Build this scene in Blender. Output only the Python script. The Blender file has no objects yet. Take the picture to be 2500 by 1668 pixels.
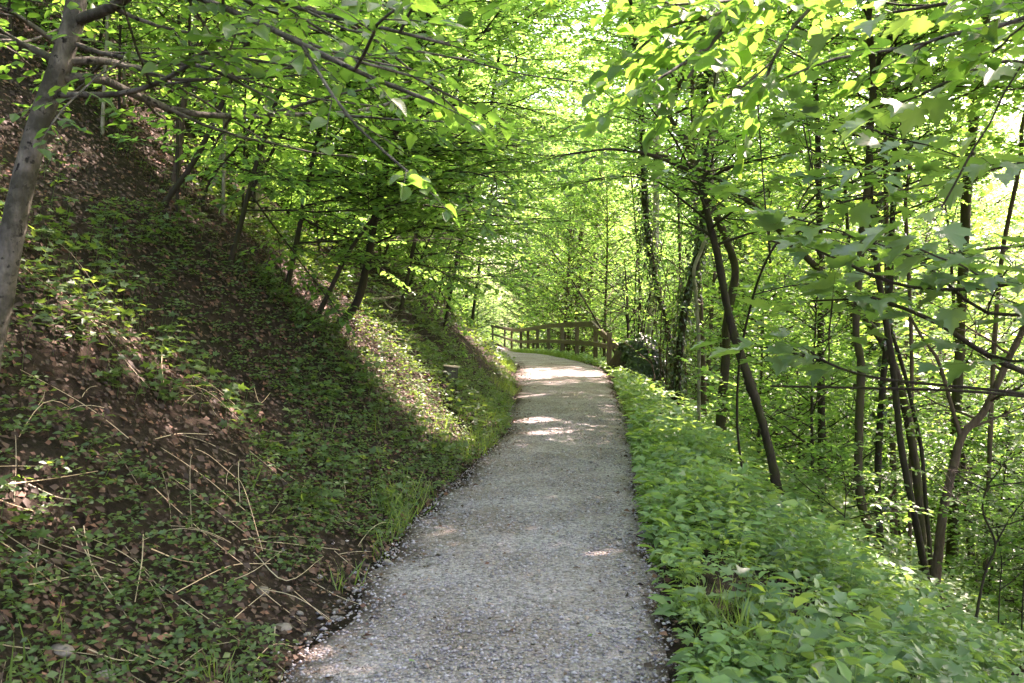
import bpy, math, random
import numpy as np
from mathutils import Vector, Matrix

# ------------------------------------------------------------------ camera, sky, sun, exposure
SC = bpy.context.scene
COL = SC.collection
EYE = 1.6
F = 32.0 / 36.0 * 2500.0                      # focal length in photo pixels
PITCH = math.atan(89.0 / F)
cam_d = bpy.data.cameras.new('camera')
cam_d.lens = 32.0; cam_d.sensor_width = 36.0
cam_d.clip_start = 0.05; cam_d.clip_end = 3000.0
cam_d.dof.use_dof = True; cam_d.dof.focus_distance = 9.0; cam_d.dof.aperture_fstop = 8.0
cam = bpy.data.objects.new('camera', cam_d); COL.objects.link(cam)
cam.location = (0, 0, EYE); cam.rotation_euler = (math.pi / 2 - PITCH, 0, 0)
SC.camera = cam

SUN_EL, SUN_AZ = math.radians(50), math.radians(52)      # azimuth clockwise from +Y (the view) to the right
SUN = np.array([math.sin(SUN_AZ) * math.cos(SUN_EL), math.cos(SUN_AZ) * math.cos(SUN_EL), math.sin(SUN_EL)])
world = bpy.data.worlds.new('World'); SC.world = world; world.use_nodes = True
wn = world.node_tree.nodes; wl = world.node_tree.links
sky_n = wn.new('ShaderNodeTexSky'); sky_n.sky_type = 'NISHITA'; sky_n.sun_disc = False
sky_n.sun_elevation = SUN_EL; sky_n.sun_rotation = SUN_AZ; sky_n.air_density = 1.3; sky_n.dust_density = 2.5; sky_n.ozone_density = 0.6
wl.new(sky_n.outputs[0], wn['Background'].inputs[0]); wn['Background'].inputs[1].default_value = 0.15
sun_d = bpy.data.lights.new('sun', 'SUN'); sun_d.energy = 5.0; sun_d.angle = math.radians(0.53); sun_d.color = (1.0, 0.93, 0.82)
sun_o = bpy.data.objects.new('sun', sun_d); COL.objects.link(sun_o)
sun_o.rotation_euler = Vector(SUN.tolist()).to_track_quat('Z', 'Y').to_euler(); sun_o.location = (20, 20, 40)
SC.view_settings.view_transform = 'Standard'; SC.view_settings.look = 'None'; SC.view_settings.gamma = 1.0
SC.view_settings.use_curve_mapping = False
SC.view_settings.exposure = 3.0
SC.view_settings.use_white_balance = True          # the camera was balanced for the bluish shade
SC.view_settings.white_balance_temperature = 6900; SC.view_settings.white_balance_tint = 35
SC.render.engine = 'CYCLES'
cy = SC.cycles
cy.max_bounces = 5; cy.diffuse_bounces = 4; cy.adaptive_threshold = 0.02; cy.glossy_bounces = 2; cy.transmission_bounces = 5; cy.transparent_max_bounces = 4
cy.caustics_reflective = False; cy.caustics_refractive = False; cy.sample_clamp_indirect = 6.0
cy.use_denoising = True
try:
    cy.denoiser = 'OPENIMAGEDENOISE'; cy.denoising_input_passes = 'RGB_ALBEDO_NORMAL'; cy.denoising_prefilter = 'ACCURATE'
except Exception:
    pass

RNG = np.random.default_rng(7)
random.seed(7)

# ------------------------------------------------------------------ terrain functions
def smooth(a, b, x):
    t = np.clip((x - a) / (b - a), 0, 1); return t * t * (3 - 2 * t)
_perm = np.random.default_rng(3).random((256, 256))
def vnoise(x, y):
    xi = np.floor(x).astype(int); yi = np.floor(y).astype(int)
    fx = x - xi; fy = y - yi; fx = fx * fx * (3 - 2 * fx); fy = fy * fy * (3 - 2 * fy)
    g = lambda a, b: _perm[a % 256, b % 256]
    return (g(xi, yi) * (1 - fx) + g(xi + 1, yi) * fx) * (1 - fy) + (g(xi, yi + 1) * (1 - fx) + g(xi + 1, yi + 1) * fx) * fy
def fbm(x, y, o=3):
    s = 0; a = 0.5
    for k in range(o):
        s = s + a * vnoise(x * 2 ** k + 17 * k, y * 2 ** k + 31 * k); a *= 0.5
    return s
XC_Y = [-40, -10, 0, 3.85, 6.68, 11.1, 16.8, 22.4, 25, 28, 33.5, 40, 49, 62, 75, 90, 120, 200]
XC_X = [-5, -1.6, -.5, -.125, .13, .70, 1.0, 1.2, 1.0, .72, .05, -.6, -1.4, -2.7, -5, -10, -24, -70]
HW_Y = [-40, 4, 7, 11, 17, 22, 30, 60, 200]
HW_X = [.9, .86, .86, .78, .96, 1.12, 1.0, 1.0, 1.0]
ZP_Y = [-40, 0, 25, 30, 33.5, 36.5, 40, 44, 54, 70, 120, 200]
ZP_Z = [-.6, 0, 0, -.1, -.2, -.35, -.5, -.65, -.8, -.8, 1.0, 4.0]
def xc(y): return np.interp(y, XC_Y, XC_X)
def hw(y): return np.interp(y, HW_Y, HW_X)
def zp(y): return np.interp(y, ZP_Y, ZP_Z)
def H(x, y):
    x = np.asarray(x, float); y = np.asarray(y, float)
    s = x - xc(y); h = hw(y)
    u = np.maximum(-h - s, 0)                    # metres up the bank
    v = np.maximum(s - h, 0)                     # metres down the right-hand side
    steep = 0.52 + 0.42 * smooth(4, 12, y)
    bank = np.where(u < 0.7, u * steep * (0.55 + 0.45 * np.clip(u / 0.7, 0, 1)), steep * 0.7 + (u - 0.7) * 0.86)
    bank = np.where(u > 22, steep * 0.7 + 21.3 * 0.86 + (u - 22) * 0.35, bank)
    down = np.where(v < 0.4, -0.12 * v, -0.048 - (v - 0.4) * 0.62)
    down = np.where(v > 22, -0.048 - 21.6 * 0.62 - (v - 22) * 0.12, down)
    rough = (fbm(x * 0.55, y * 0.55) - 0.45) * 0.75 + (fbm(x * 2.3, y * 2.3) - .45) * 0.26
    rough = rough * smooth(0.1, 1.8, u + v)
    big = (fbm(x * 0.09 + 5, y * 0.09) - 0.45) * 2.0 * smooth(3, 12, u + v)
    return zp(y) + bank + down + rough + big
def Hn(x, y):
    e = 0.03
    n = np.stack([-(H(x + e, y) - H(x - e, y)) / (2 * e), -(H(x, y + e) - H(x, y - e)) / (2 * e), np.ones(np.shape(x))], -1)
    return n / np.linalg.norm(n, axis=-1, keepdims=True)

# photo pixel -> direction; P() at a forward distance, G() where it meets the ground
FWD = np.array([0, math.cos(PITCH), -math.sin(PITCH)]); UP = np.array([0, math.sin(PITCH), math.cos(PITCH)]); RT = np.array([1., 0, 0])
def P(u, v, d):
    r = FWD + RT * (u - 1250) / F - UP * (v - 834) / F
    return np.array([0, 0, EYE]) + r / r[1] * d
def G(u, v, d0=2.0, d1=80.0):
    d = d0
    while d < d1:
        p = P(u, v, d)
        if p[2] < H(p[0], p[1]): return np.array([p[0], p[1], float(H(p[0], p[1]))])
        d += 0.04
    return P(u, v, d1)
def B(u, d):
    x = (u - 1250) / F * d
    return np.array([x, d, float(H(x, d))])

# ------------------------------------------------------------------ materials
MATS = {}
def nodes(name):
    m = bpy.data.materials.new(name); m.use_nodes = True; MATS[name] = m
    nt = m.node_tree
    return m, nt, nt.nodes, nt.links, nt.nodes['Principled BSDF'], nt.nodes['Material Output']
def ramp(nt, stops, fac, mode='LINEAR'):
    r = nt.nodes.new('ShaderNodeValToRGB'); r.color_ramp.interpolation = mode
    el = r.color_ramp.elements
    while len(el) < len(stops): el.new(0.5)
    for e, (p, c) in zip(el, stops): e.position = p; e.color = (*c, 1)
    nt.links.new(fac, r.inputs[0]); return r.outputs[0]
def noise(nt, scale, detail=3, rough=0.6, coord='Object', vec=None):
    n = nt.nodes.new('ShaderNodeTexNoise'); n.inputs['Scale'].default_value = scale; n.inputs['Detail'].default_value = detail; n.inputs['Roughness'].default_value = rough
    if vec is None:
        tc = nt.nodes.new('ShaderNodeTexCoord'); vec = tc.outputs[coord]
    nt.links.new(vec, n.inputs['Vector']); return n.outputs[0]
def bump(nt, bsdf, height, strength, dist):
    b = nt.nodes.new('ShaderNodeBump'); b.inputs['Strength'].default_value = strength; b.inputs['Distance'].default_value = dist
    nt.links.new(height, b.inputs['Height']); nt.links.new(b.outputs[0], bsdf.inputs['Normal'])

def leaf_mat(name, ref, trans, mix=0.5, rough=0.42, per='island', veins=False, var=0.35, spec=0.5):
    """A leaf: a glossy-coated reflecting side plus light let through."""
    m, nt, N, L, bsdf, out = nodes(name)
    if per == 'island':
        g = N.new('ShaderNodeNewGeometry'); rnd = g.outputs['Random Per Island']
    else:
        g = N.new('ShaderNodeObjectInfo'); rnd = g.outputs['Random']
    def tint(c):
        lo = tuple(x * (1 - var) for x in c)
        hi = (min(1, c[0] * (1 + var * 1.5)), min(1, c[1] * (1 + var * .7)), c[2] * (1 + var * .4))
        return ramp(nt, [(0.0, lo), (0.6, c), (1.0, hi)], rnd)
    a = tint(ref); t = tint(trans)
    if veins:
        tc = N.new('ShaderNodeTexCoord'); sep = N.new('ShaderNodeSeparateXYZ'); L.new(tc.outputs['Object'], sep.inputs[0])
        ab = N.new('ShaderNodeMath'); ab.operation = 'ABSOLUTE'; L.new(sep.outputs[0], ab.inputs[0])
        k = N.new('ShaderNodeMath'); k.operation = 'MULTIPLY_ADD'; k.inputs[1].default_value = -0.8; L.new(ab.outputs[0], k.inputs[0]); L.new(sep.outputs[1], k.inputs[2])
        w = N.new('ShaderNodeMath'); w.operation = 'MULTIPLY'; w.inputs[1].default_value = 58.0; L.new(k.outputs[0], w.inputs[0])
        sn = N.new('ShaderNodeMath'); sn.operation = 'SINE'; L.new(w.outputs[0], sn.inputs[0])
        rib = N.new('ShaderNodeMath'); rib.operation = 'LESS_THAN'; rib.inputs[1].default_value = 0.012; L.new(ab.outputs[0], rib.inputs[0])
        mx = N.new('ShaderNodeMath'); mx.operation = 'MAXIMUM'; L.new(sn.outputs[0], mx.inputs[0]); L.new(rib.outputs[0], mx.inputs[1])
        v = ramp(nt, [(0.0, (.92, .92, .92)), (0.75, (1, 1, 1)), (1.0, (1.0, 1.0, 1.0))], mx.outputs[0])
        mm = N.new('ShaderNodeMix'); mm.data_type = 'RGBA'; mm.blend_type = 'MULTIPLY'; mm.inputs[0].default_value = 1.0
        L.new(a, mm.inputs[6]); L.new(v, mm.inputs[7]); a = mm.outputs[2]
        bump(nt, bsdf, mx.outputs[0], 0.25, 0.02)
    L.new(a, bsdf.inputs['Base Color']); bsdf.inputs['Roughness'].default_value = rough; bsdf.inputs['Specular IOR Level'].default_value = spec
    tr = N.new('ShaderNodeBsdfTranslucent'); L.new(t, tr.inputs[0])
    ms = N.new('ShaderNodeMixShader'); ms.inputs[0].default_value = mix
    L.new(bsdf.outputs[0], ms.inputs[1]); L.new(tr.outputs[0], ms.inputs[2]); L.new(ms.outputs[0], out.inputs[0])
    return m

LEAF_FAR = leaf_mat('leaf_far', (.082, .170, .056), (.38, .68, .15), .66)
LEAF_MID = leaf_mat('leaf_mid', (.068, .152, .046), (.30, .58, .09), .57)
LEAF_BEECH = leaf_mat('leaf_beech', (.064, .138, .036), (.22, .47, .05), .5, per='object', veins=True)
LEAF_BEECH_J = leaf_mat('leaf_beech_mass', (.060, .132, .036), (.22, .47, .05), .5)
LEAF_MAPLE = leaf_mat('leaf_maple', (.105, .185, .095), (.26, .46, .06), .38, rough=.33, per='object', veins=False, var=.25, spec=.8)
LEAF_MAPLE_J = leaf_mat('leaf_maple_mass', (.080, .155, .06), (.27, .50, .055), .45, rough=.38)
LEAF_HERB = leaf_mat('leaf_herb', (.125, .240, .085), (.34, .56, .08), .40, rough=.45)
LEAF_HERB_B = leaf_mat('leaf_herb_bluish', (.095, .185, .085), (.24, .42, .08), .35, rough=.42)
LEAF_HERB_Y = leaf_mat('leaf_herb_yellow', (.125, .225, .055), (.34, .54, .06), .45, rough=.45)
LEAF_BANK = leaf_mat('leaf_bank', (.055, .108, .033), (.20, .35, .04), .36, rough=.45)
LEAF_IVY = leaf_mat('leaf_ivy', (.022, .048, .019), (.10, .20, .03), .2, rough=.32, spec=.6)
LEAF_NEEDLE = leaf_mat('needles', (.035, .060, .030), (.08, .14, .03), .2, rough=.5)
LEAF_GRASS = leaf_mat('grass_blade', (.10, .17, .04), (.26, .42, .05), .45, rough=.45)
LITTER = leaf_mat('dry_leaf', (.090, .061, .043), (.10, .06, .035), .12, rough=.7, var=.6, spec=.3)
STRAW = leaf_mat('straw', (.50, .42, .27), (.3, .22, .1), .1, rough=.6, per='object', var=.3)
STRAW_J = leaf_mat('straw_mass', (.30, .24, .14), (.3, .22, .1), .1, rough=.6, var=.35)

def bark(name, dark, light, moss=None, mscale=3.0, mamt=0.5, spots=False, bscale=14, bstr=.6):
    m, nt, N, L, bsdf, out = nodes(name)
    tc = N.new('ShaderNodeTexCoord'); mp = N.new('ShaderNodeMapping'); mp.inputs['Scale'].default_value = (1, 1, .35)
    L.new(tc.outputs['Object'], mp.inputs[0])
    n1 = noise(nt, bscale, 5, .65, vec=mp.outputs[0]); n2 = noise(nt, 55, 3, .6, vec=mp.outputs[0])
    mixn = N.new('ShaderNodeMath'); mixn.operation = 'MULTIPLY_ADD'; mixn.inputs[1].default_value = .4; L.new(n2, mixn.inputs[0]); L.new(n1, mixn.inputs[2])
    c = ramp(nt, [(.40, dark), (.62, tuple((a + b) / 2 for a, b in zip(dark, light))), (.9, light)], mixn.outputs[0])
    if spots:
        n3 = noise(nt, 26, 3, .6)
        f = ramp(nt, [(.56, (0, 0, 0)), (.64, (1, 1, 1))], n3)
        mm = N.new('ShaderNodeMix'); mm.data_type = 'RGBA'; L.new(f, mm.inputs[0]); L.new(c, mm.inputs[6]); mm.inputs[7].default_value = (*[x * .35 for x in dark], 1); c = mm.outputs[2]
    if moss:
        n4 = noise(nt, mscale, 4, .6)
        f = ramp(nt, [(.52 - mamt * .2, (0, 0, 0)), (.62, (1, 1, 1))], n4)
        mm = N.new('ShaderNodeMix'); mm.data_type = 'RGBA'; L.new(f, mm.inputs[0]); L.new(c, mm.inputs[6]); mm.inputs[7].default_value = (*moss, 1); c = mm.outputs[2]
    L.new(c, bsdf.inputs['Base Color']); bsdf.inputs['Roughness'].default_value = .88; bsdf.inputs['Specular IOR Level'].default_value = .25
    bump(nt, bsdf, mixn.outputs[0], bstr, .02)
    return m
BARK_GREY = bark('bark_grey_mottled', (.030, .026, .021), (.20, .175, .14), (.045, .042, .028), 7, .75, spots=True, bscale=20, bstr=1.0)
BARK_DARK = bark('bark_dark', (.008, .006, .004), (.040, .030, .021), (.03, .031, .010), 5, .4, bstr=1.0)
BARK_MOSSY = bark('bark_mossy', (.013, .010, .007), (.060, .046, .031), (.045, .046, .012), 5, .7, bstr=1.0)
BARK_BROWN = bark('bark_brown', (.024, .017, .011), (.11, .08, .052), None, bstr=.8)
BARK_PALE = bark('bark_pale', (.12, .105, .075), (.34, .31, .23), (.10, .12, .05), 3, .3)
DEADWOOD = bark('dead_wood', (.13, .105, .075), (.36, .31, .23), None)

def fence_wood():
    m, nt, N, L, bsdf, out = nodes('fence_wood')
    tc = N.new('ShaderNodeTexCoord'); mp = N.new('ShaderNodeMapping'); mp.inputs['Scale'].default_value = (1.2, 14, 14); L.new(tc.outputs['Object'], mp.inputs[0])
    n1 = noise(nt, 6, 6, .65, vec=mp.outputs[0]); n2 = noise(nt, 2.0, 3)
    c = ramp(nt, [(.3, (.058, .042, .027)), (.55, (.135, .100, .064)), (.8, (.225, .175, .115))], n1)
    f = ramp(nt, [(.45, (1, 1, 1)), (.75, (.72, .78, .66))], n2)
    mm = N.new('ShaderNodeMix'); mm.data_type = 'RGBA'; mm.blend_type = 'MULTIPLY'; mm.inputs[0].default_value = 1; L.new(c, mm.inputs[6]); L.new(f, mm.inputs[7])
    L.new(mm.outputs[2], bsdf.inputs['Base Color']); bsdf.inputs['Roughness'].default_value = .8
    bump(nt, bsdf, n1, .5, .006)
    return m
FENCE_WOOD = fence_wood()

def ground_mat():
    m, nt, N, L, bsdf, out = nodes('forest_soil')
    n1 = noise(nt, 9, 6, .7); n2 = noise(nt, 1.1, 4, .6); n3 = noise(nt, 60, 3, .6)
    c = ramp(nt, [(.30, (.010, .007, .005)), (.5, (.028, .020, .014)), (.72, (.060, .043, .030))], n1)
    c2 = ramp(nt, [(.3, (.014, .012, .007)), (.7, (.036, .030, .019))], n3)
    f = ramp(nt, [(.45, (0, 0, 0)), (.6, (1, 1, 1))], n2)
    mm = N.new('ShaderNodeMix'); mm.data_type = 'RGBA'; L.new(f, mm.inputs[0]); L.new(c, mm.inputs[6]); L.new(c2, mm.inputs[7])
    L.new(mm.outputs[2], bsdf.inputs['Base Color']); bsdf.inputs['Roughness'].default_value = .95; bsdf.inputs['Specular IOR Level'].default_value = .1
    bump(nt, bsdf, n1, 1.0, .05)
    return m
SOIL = ground_mat()

def path_mat():
    m, nt, N, L, bsdf, out = nodes('path_gravel_bed')
    tc = N.new('ShaderNodeTexCoord')
    v = N.new('ShaderNodeTexVoronoi'); v.inputs['Scale'].default_value = 62; L.new(tc.outputs['Object'], v.inputs['Vector'])
    v2 = N.new('ShaderNodeTexVoronoi'); v2.inputs['Scale'].default_value = 24; L.new(tc.outputs['Object'], v2.inputs['Vector'])
    sep = N.new('ShaderNodeSeparateColor'); L.new(v.outputs['Color'], sep.inputs[0])
    c = ramp(nt, [(0, (.13, .117, .115)), (.4, (.255, .232, .228)), (.8, (.385, .352, .348)), (1, (.30, .25, .21))], sep.outputs[0])
    n = noise(nt, 1.3, 5, .65)
    d = ramp(nt, [(.40, (.62, .55, .46)), (.60, (1, 1, 1))], n)
    mm = N.new('ShaderNodeMix'); mm.data_type = 'RGBA'; mm.blend_type = 'MULTIPLY'; mm.inputs[0].default_value = .75; L.new(c, mm.inputs[6]); L.new(d, mm.inputs[7])
    ea = N.new('ShaderNodeAttribute'); ea.attribute_name = 'edge'
    n5 = noise(nt, 5.0, 5, .7); ad = N.new('ShaderNodeMath'); ad.operation = 'MULTIPLY_ADD'; ad.inputs[1].default_value = .55; L.new(n5, ad.inputs[0]); L.new(ea.outputs['Fac'], ad.inputs[2])
    ef = ramp(nt, [(.30, (1, 1, 1)), (.58, (0, 0, 0))], ad.outputs[0])
    em = N.new('ShaderNodeMix'); em.data_type = 'RGBA'; L.new(ef, em.inputs[0]); L.new(mm.outputs[2], em.inputs[6]); em.inputs[7].default_value = (.075, .055, .042, 1); mm = em
    L.new(mm.outputs[2], bsdf.inputs['Base Color']); bsdf.inputs['Roughness'].default_value = .9; bsdf.inputs['Specular IOR Level'].default_value = .2
    inv = N.new('ShaderNodeMath'); inv.operation = 'MULTIPLY_ADD'; inv.inputs[1].default_value = -1; inv.inputs[2].default_value = 1; L.new(v.outputs['Distance'], inv.inputs[0])
    bump(nt, bsdf, inv.outputs[0], 1.0, .014)
    return m
PATH_M = path_mat()

def stone_mat(name, stops, per='island'):
    m, nt, N, L, bsdf, out = nodes(name)
    if per == 'island':
        g = N.new('ShaderNodeNewGeometry'); r = g.outputs['Random Per Island']
    else:
        g = N.new('ShaderNodeObjectInfo'); r = g.outputs['Random']
    c = ramp(nt, stops, r)
    n = noise(nt, 90, 3, .6); k = ramp(nt, [(.3, (.75, .75, .75)), (.7, (1.1, 1.1, 1.1))], n)
    mm = N.new('ShaderNodeMix'); mm.data_type = 'RGBA'; mm.blend_type = 'MULTIPLY'; mm.inputs[0].default_value = 1; L.new(c, mm.inputs[6]); L.new(k, mm.inputs[7])
    L.new(mm.outputs[2], bsdf.inputs['Base Color']); bsdf.inputs['Roughness'].default_value = .8
    return m
GRAVEL = stone_mat('gravel_stones', [(0, (.14, .127, .126)), (.25, (.235, .215, .214)), (.6, (.325, .298, .297)), (.88, (.43, .397, .396)), (.94, (.33, .25, .19)), (1, (.40, .33, .26))])
PEBBLE = stone_mat('pebble_stone', [(0, (.12, .10, .08)), (.5, (.22, .185, .15)), (1, (.32, .285, .24))], 'object')
SLAB = bark('mossy_stone', (.035, .034, .026), (.11, .105, .085), (.035, .042, .016), 9, .8)

# ------------------------------------------------------------------ mesh helpers
def mesh_from(name, V, T, mat, smooth_=False, quads=None):
    me = bpy.data.meshes.new(name)
    V = np.ascontiguousarray(V, dtype=np.float32)
    faces = [np.asarray(T, np.int32).reshape(-1, 3)] if T is not None and len(T) else []
    nt = len(faces[0]) if faces else 0
    q = np.asarray(quads, np.int32).reshape(-1, 4) if quads is not None and len(quads) else np.zeros((0, 4), np.int32)
    loops = np.concatenate([faces[0].ravel() if faces else np.zeros(0, np.int32), q.ravel()])
    me.vertices.add(len(V)); me.vertices.foreach_set('co', V.ravel())
    me.loops.add(len(loops)); me.loops.foreach_set('vertex_index', loops)
    n = nt + len(q)
    me.polygons.add(n)
    st = np.concatenate([np.arange(nt) * 3, nt * 3 + np.arange(len(q)) * 4]).astype(np.int32)
    me.polygons.foreach_set('loop_start', st)
    if smooth_: me.polygons.foreach_set('use_smooth', np.ones(n, bool))
    me.update(calc_edges=True)
    if mat: me.materials.append(mat)
    return me
def obj(name, me, parent=None, loc=None):
    o = bpy.data.objects.new(name, me); COL.objects.link(o)
    if loc is not None: o.location = loc
    if parent is not None: o.parent = parent
    return o
def tag(o, label=None, cat=None, group=None, kind=None):
    if label: o['label'] = label
    if cat: o['category'] = cat
    if group: o['group'] = group
    if kind: o['kind'] = kind
    return o
def thing(name, label, cat, loc, group=None):
    o = bpy.data.objects.new(name, None); o.empty_display_size = .2; COL.objects.link(o); o.location = loc
    return tag(o, label, cat, group)
def nrm(v):
    v = np.asarray(v, float); return v / (np.linalg.norm(v, axis=-1, keepdims=True) + 1e-9)

class Wood:
    """Collects tapered tubes as quads."""
    def __init__(s): s.V = []; s.Q = []; s.n = 0
    def tube(s, pts, rad, k=6, cap=True, rough=0.0, rng=None):
        pts = np.asarray(pts, float); rad = np.asarray(rad, float); m = len(pts)
        t = np.gradient(pts, axis=0); t = nrm(t)
        ref = np.array([0.31, 0.17, 0.93]) if abs(t[0][2]) < .8 else np.array([1., 0.1, 0])
        a = nrm(ref - np.sum(ref * t, 1, keepdims=True) * t); b = np.cross(t, a)
        ang = np.arange(k) * 2 * math.pi / k
        r = np.repeat(rad[:, None], k, 1)
        if rough and rng is not None:
            L_ = np.concatenate([[0], np.cumsum(np.linalg.norm(np.diff(pts, axis=0), axis=1))]); o_ = rng.random() * 90
            cx = np.cos(ang)[None] * 1.3 + 7 + o_; sx = np.sin(ang)[None] * 1.3
            f1 = vnoise(cx + L_[:, None] * 2.2, sx + L_[:, None] * 3.1 + 5) - .5; f2 = vnoise(cx * 2.5 + L_[:, None] * 9, sx * 2.5 + L_[:, None] * 7) - .5
            r = r * (1 + rough * (2.6 * f1 + 1.6 * f2) + rough * .5 * rng.standard_normal((m, k)))
        ring = pts[:, None] + (a[:, None] * np.cos(ang)[None, :, None] + b[:, None] * np.sin(ang)[None, :, None]) * r[..., None]
        s.V.append(ring.reshape(-1, 3))
        i = np.arange(m - 1)[:, None] * k + np.arange(k)[None]; j = np.arange(m - 1)[:, None] * k + (np.arange(k)[None] + 1) % k
        q = np.stack([i, j, j + k, i + k], -1).reshape(-1, 4) + s.n
        s.Q.append(q); s.n += m * k
    def thin(s, A, M, C, r0):
        """Many 3-sided twigs at once through three points each."""
        N = len(A)
        if N == 0: return
        t = nrm(C - A); ref = np.where(np.abs(t[:, 2:3]) < .8, np.array([[0, 0, 1.]]), np.array([[1., 0, 0]]))
        a = nrm(np.cross(t, ref)); b = np.cross(t, a)
        rings = []
        for p, r in ((A, r0), (M, r0 * .75), (C, r0 * .3)):
            rr = np.broadcast_to(np.asarray(r, float).reshape(-1, 1), (N, 1))
            for h in range(3):
                g = h * 2 * math.pi / 3
                rings.append(p + (a * math.cos(g) + b * math.sin(g)) * rr)
        V = np.stack(rings, 1)
        base = (np.arange(N) * 9)[:, None, None] + s.n
        q = []
        for lv in (0, 3):
            for h in range(3): q.append([lv + h, lv + (h + 1) % 3, lv + 3 + (h + 1) % 3, lv + 3 + h])
        q = np.array(q)[None] + base
        s.V.append(V.reshape(-1, 3)); s.Q.append(q.reshape(-1, 4)); s.n += N * 9
    def mesh(s, name, mat):
        return mesh_from(name, np.concatenate(s.V), None, mat, True, np.concatenate(s.Q))

# leaf outlines: x across, y along (unit length), z out of the leaf
def fan(outline, centre=(0, .4, -.0), cup=.10):
    o = np.array([(x, y, 0) for x, y in outline], float); o[:, 2] = np.abs(o[:, 0]) * cup * 2 - (np.clip(o[:, 1] - .5, 0, 1) ** 2) * .35
    V = np.vstack([o, [centre]]); c = len(o)
    T = [(i, (i + 1) % c, c) for i in range(c)]
    return V, np.array(T)
TPL = {}
TPL['rhomb'] = (np.array([(0, 0, 0), (.30, .48, .07), (0, 1, -.10), (-.30, .48, .07)]), np.array([(0, 1, 2), (0, 2, 3)]))
TPL['flake'] = (np.array([(0, 0, .02), (.34, .42, .10), (.06, 1, -.02), (-.30, .55, .16)]), np.array([(0, 1, 2), (0, 2, 3)]))
TPL['oval4'] = (np.array([(0, 0, 0), (.31, .38, .06), (.2, .78, .0), (0, 1, -.12), (-.2, .78, .0), (-.31, .38, .06)]), np.array([(0, 1, 2), (0, 2, 3), (0, 3, 4), (0, 4, 5)]))
TPL['oval'] = fan([(0, 0), (.20, .08), (.33, .27), (.35, .48), (.26, .72), (.12, .90), (0, 1.0), (-.12, .90), (-.26, .72), (-.35, .48), (-.33, .27), (-.20, .08)], (0, .45, -.02), .12)
def stalked(t, l=.22, w=.012):
    V, T = t; n = len(V); V = V + np.array([0, l, 0]); V = np.vstack([V, [(-w, 0, .0), (w, 0, .0), (w, l + .03, -.005), (-w, l + .03, -.005)]])
    return V, np.vstack([T, [(n, n + 1, n + 2), (n, n + 2, n + 3)]])
def curled(t, a, b):
    V, T = t; V = V.copy(); y = V[:, 1]; V[:, 2] += a * y * y + b * V[:, 0] * y + .5 * abs(a) * np.abs(V[:, 0]); V[:, 0] *= 1 + .15 * b; return V, T
mp_half = [(0.06, 0), (.30, -.02), (.47, .10), (.36, .20), (.62, .42), (.50, .46), (.55, .66), (.30, .56), (.24, .62), (.26, .80), (.12, .82)]
mp = mp_half + [(0, 1.05)] + [(-x, y) for x, y in reversed(mp_half)]
TPL['maple'] = fan(mp, (0, .22, -.03), .09)
for k_, (a_, b_) in enumerate([(-.16, .10), (.10, -.14), (-.30, .0), (-.05, .22)]):
    TPL['maple_%d' % k_] = stalked(curled(TPL['maple'], a_, b_), .45, .012); TPL['oval_%d' % k_] = stalked(curled(TPL['oval'], a_ * 1.2, b_), .14, .014)
ml_half = [(.40, .02), (.26, .22), (.58, .50), (.24, .52)]
TPL['maple4'] = fan([(0, 0)] + ml_half + [(0, 1.0)] + [(-x, y) for x, y in reversed(ml_half)], (0, .3, -.03), .08)
TPL['ivy'] = fan([(0, .02), (.34, .0), (.42, .25), (.26, .45), (0, .95), (-.26, .45), (-.42, .25), (-.34, .0)], (0, .25, .05), .05)
TPL['lance'] = (np.array([(0, 0, 0), (.21, .30, .05), (.14, .65, .02), (0, 1, -.16), (-.14, .65, .02), (-.21, .30, .05), (0, .45, -.02)]), np.array([(0, 1, 6), (1, 2, 6), (2, 3, 6), (3, 4, 6), (4, 5, 6), (5, 0, 6)]))
TPL['blade'] = (np.array([(-.02, 0, 0), (.02, 0, 0), (.017, .5, .06), (-.017, .5, .06), (0, 1, -.08)]), np.array([(0, 1, 2), (0, 2, 3), (3, 2, 4)]))
TPL['needle'] = (np.array([(-.05, 0, 0), (.05, 0, 0), (.04, 1, 0), (-.04, 1, 0)]), np.array([(0, 1, 2), (0, 2, 3)]))

def leaves(tpl, pos, d, n, size):
    V, T = TPL[tpl]; pos = np.asarray(pos, float)
    y = nrm(d); z = nrm(n - np.sum(n * y, 1, keepdims=True) * y); x = np.cross(y, z)
    s = np.asarray(size, float).reshape(-1, 1, 1)
    W = pos[:, None] + s * (x[:, None] * V[None, :, 0:1] + y[:, None] * V[None, :, 1:2] + z[:, None] * V[None, :, 2:3])
    F_ = T[None] + (np.arange(len(pos)) * len(V))[:, None, None]
    return W.reshape(-1, 3), F_.reshape(-1, 3)

class Crown:
    def __init__(s): s.p = []; s.d = []; s.n = []; s.s = []
    def add(s, p, d, n, sz):
        s.p.append(p); s.d.append(d); s.n.append(n); s.s.append(np.broadcast_to(sz, (len(p),)))
    def arrays(s): return np.concatenate(s.p), np.concatenate(s.d), np.concatenate(s.n), np.concatenate(s.s)

def bent(start, d, length, rng, n=7, rise=0.0, wob=.12):
    """Points of a branch that starts along d and bends by rise (up +, down -)."""
    p = np.array(start, float); d = nrm(d); out = [p]
    for i in range(n):
        d = nrm(d + np.array([0, 0, rise / n]) + rng.normal(0, wob, 3) * .6)
        p = p + d * length / n; out.append(p)
    return np.array(out)

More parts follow.
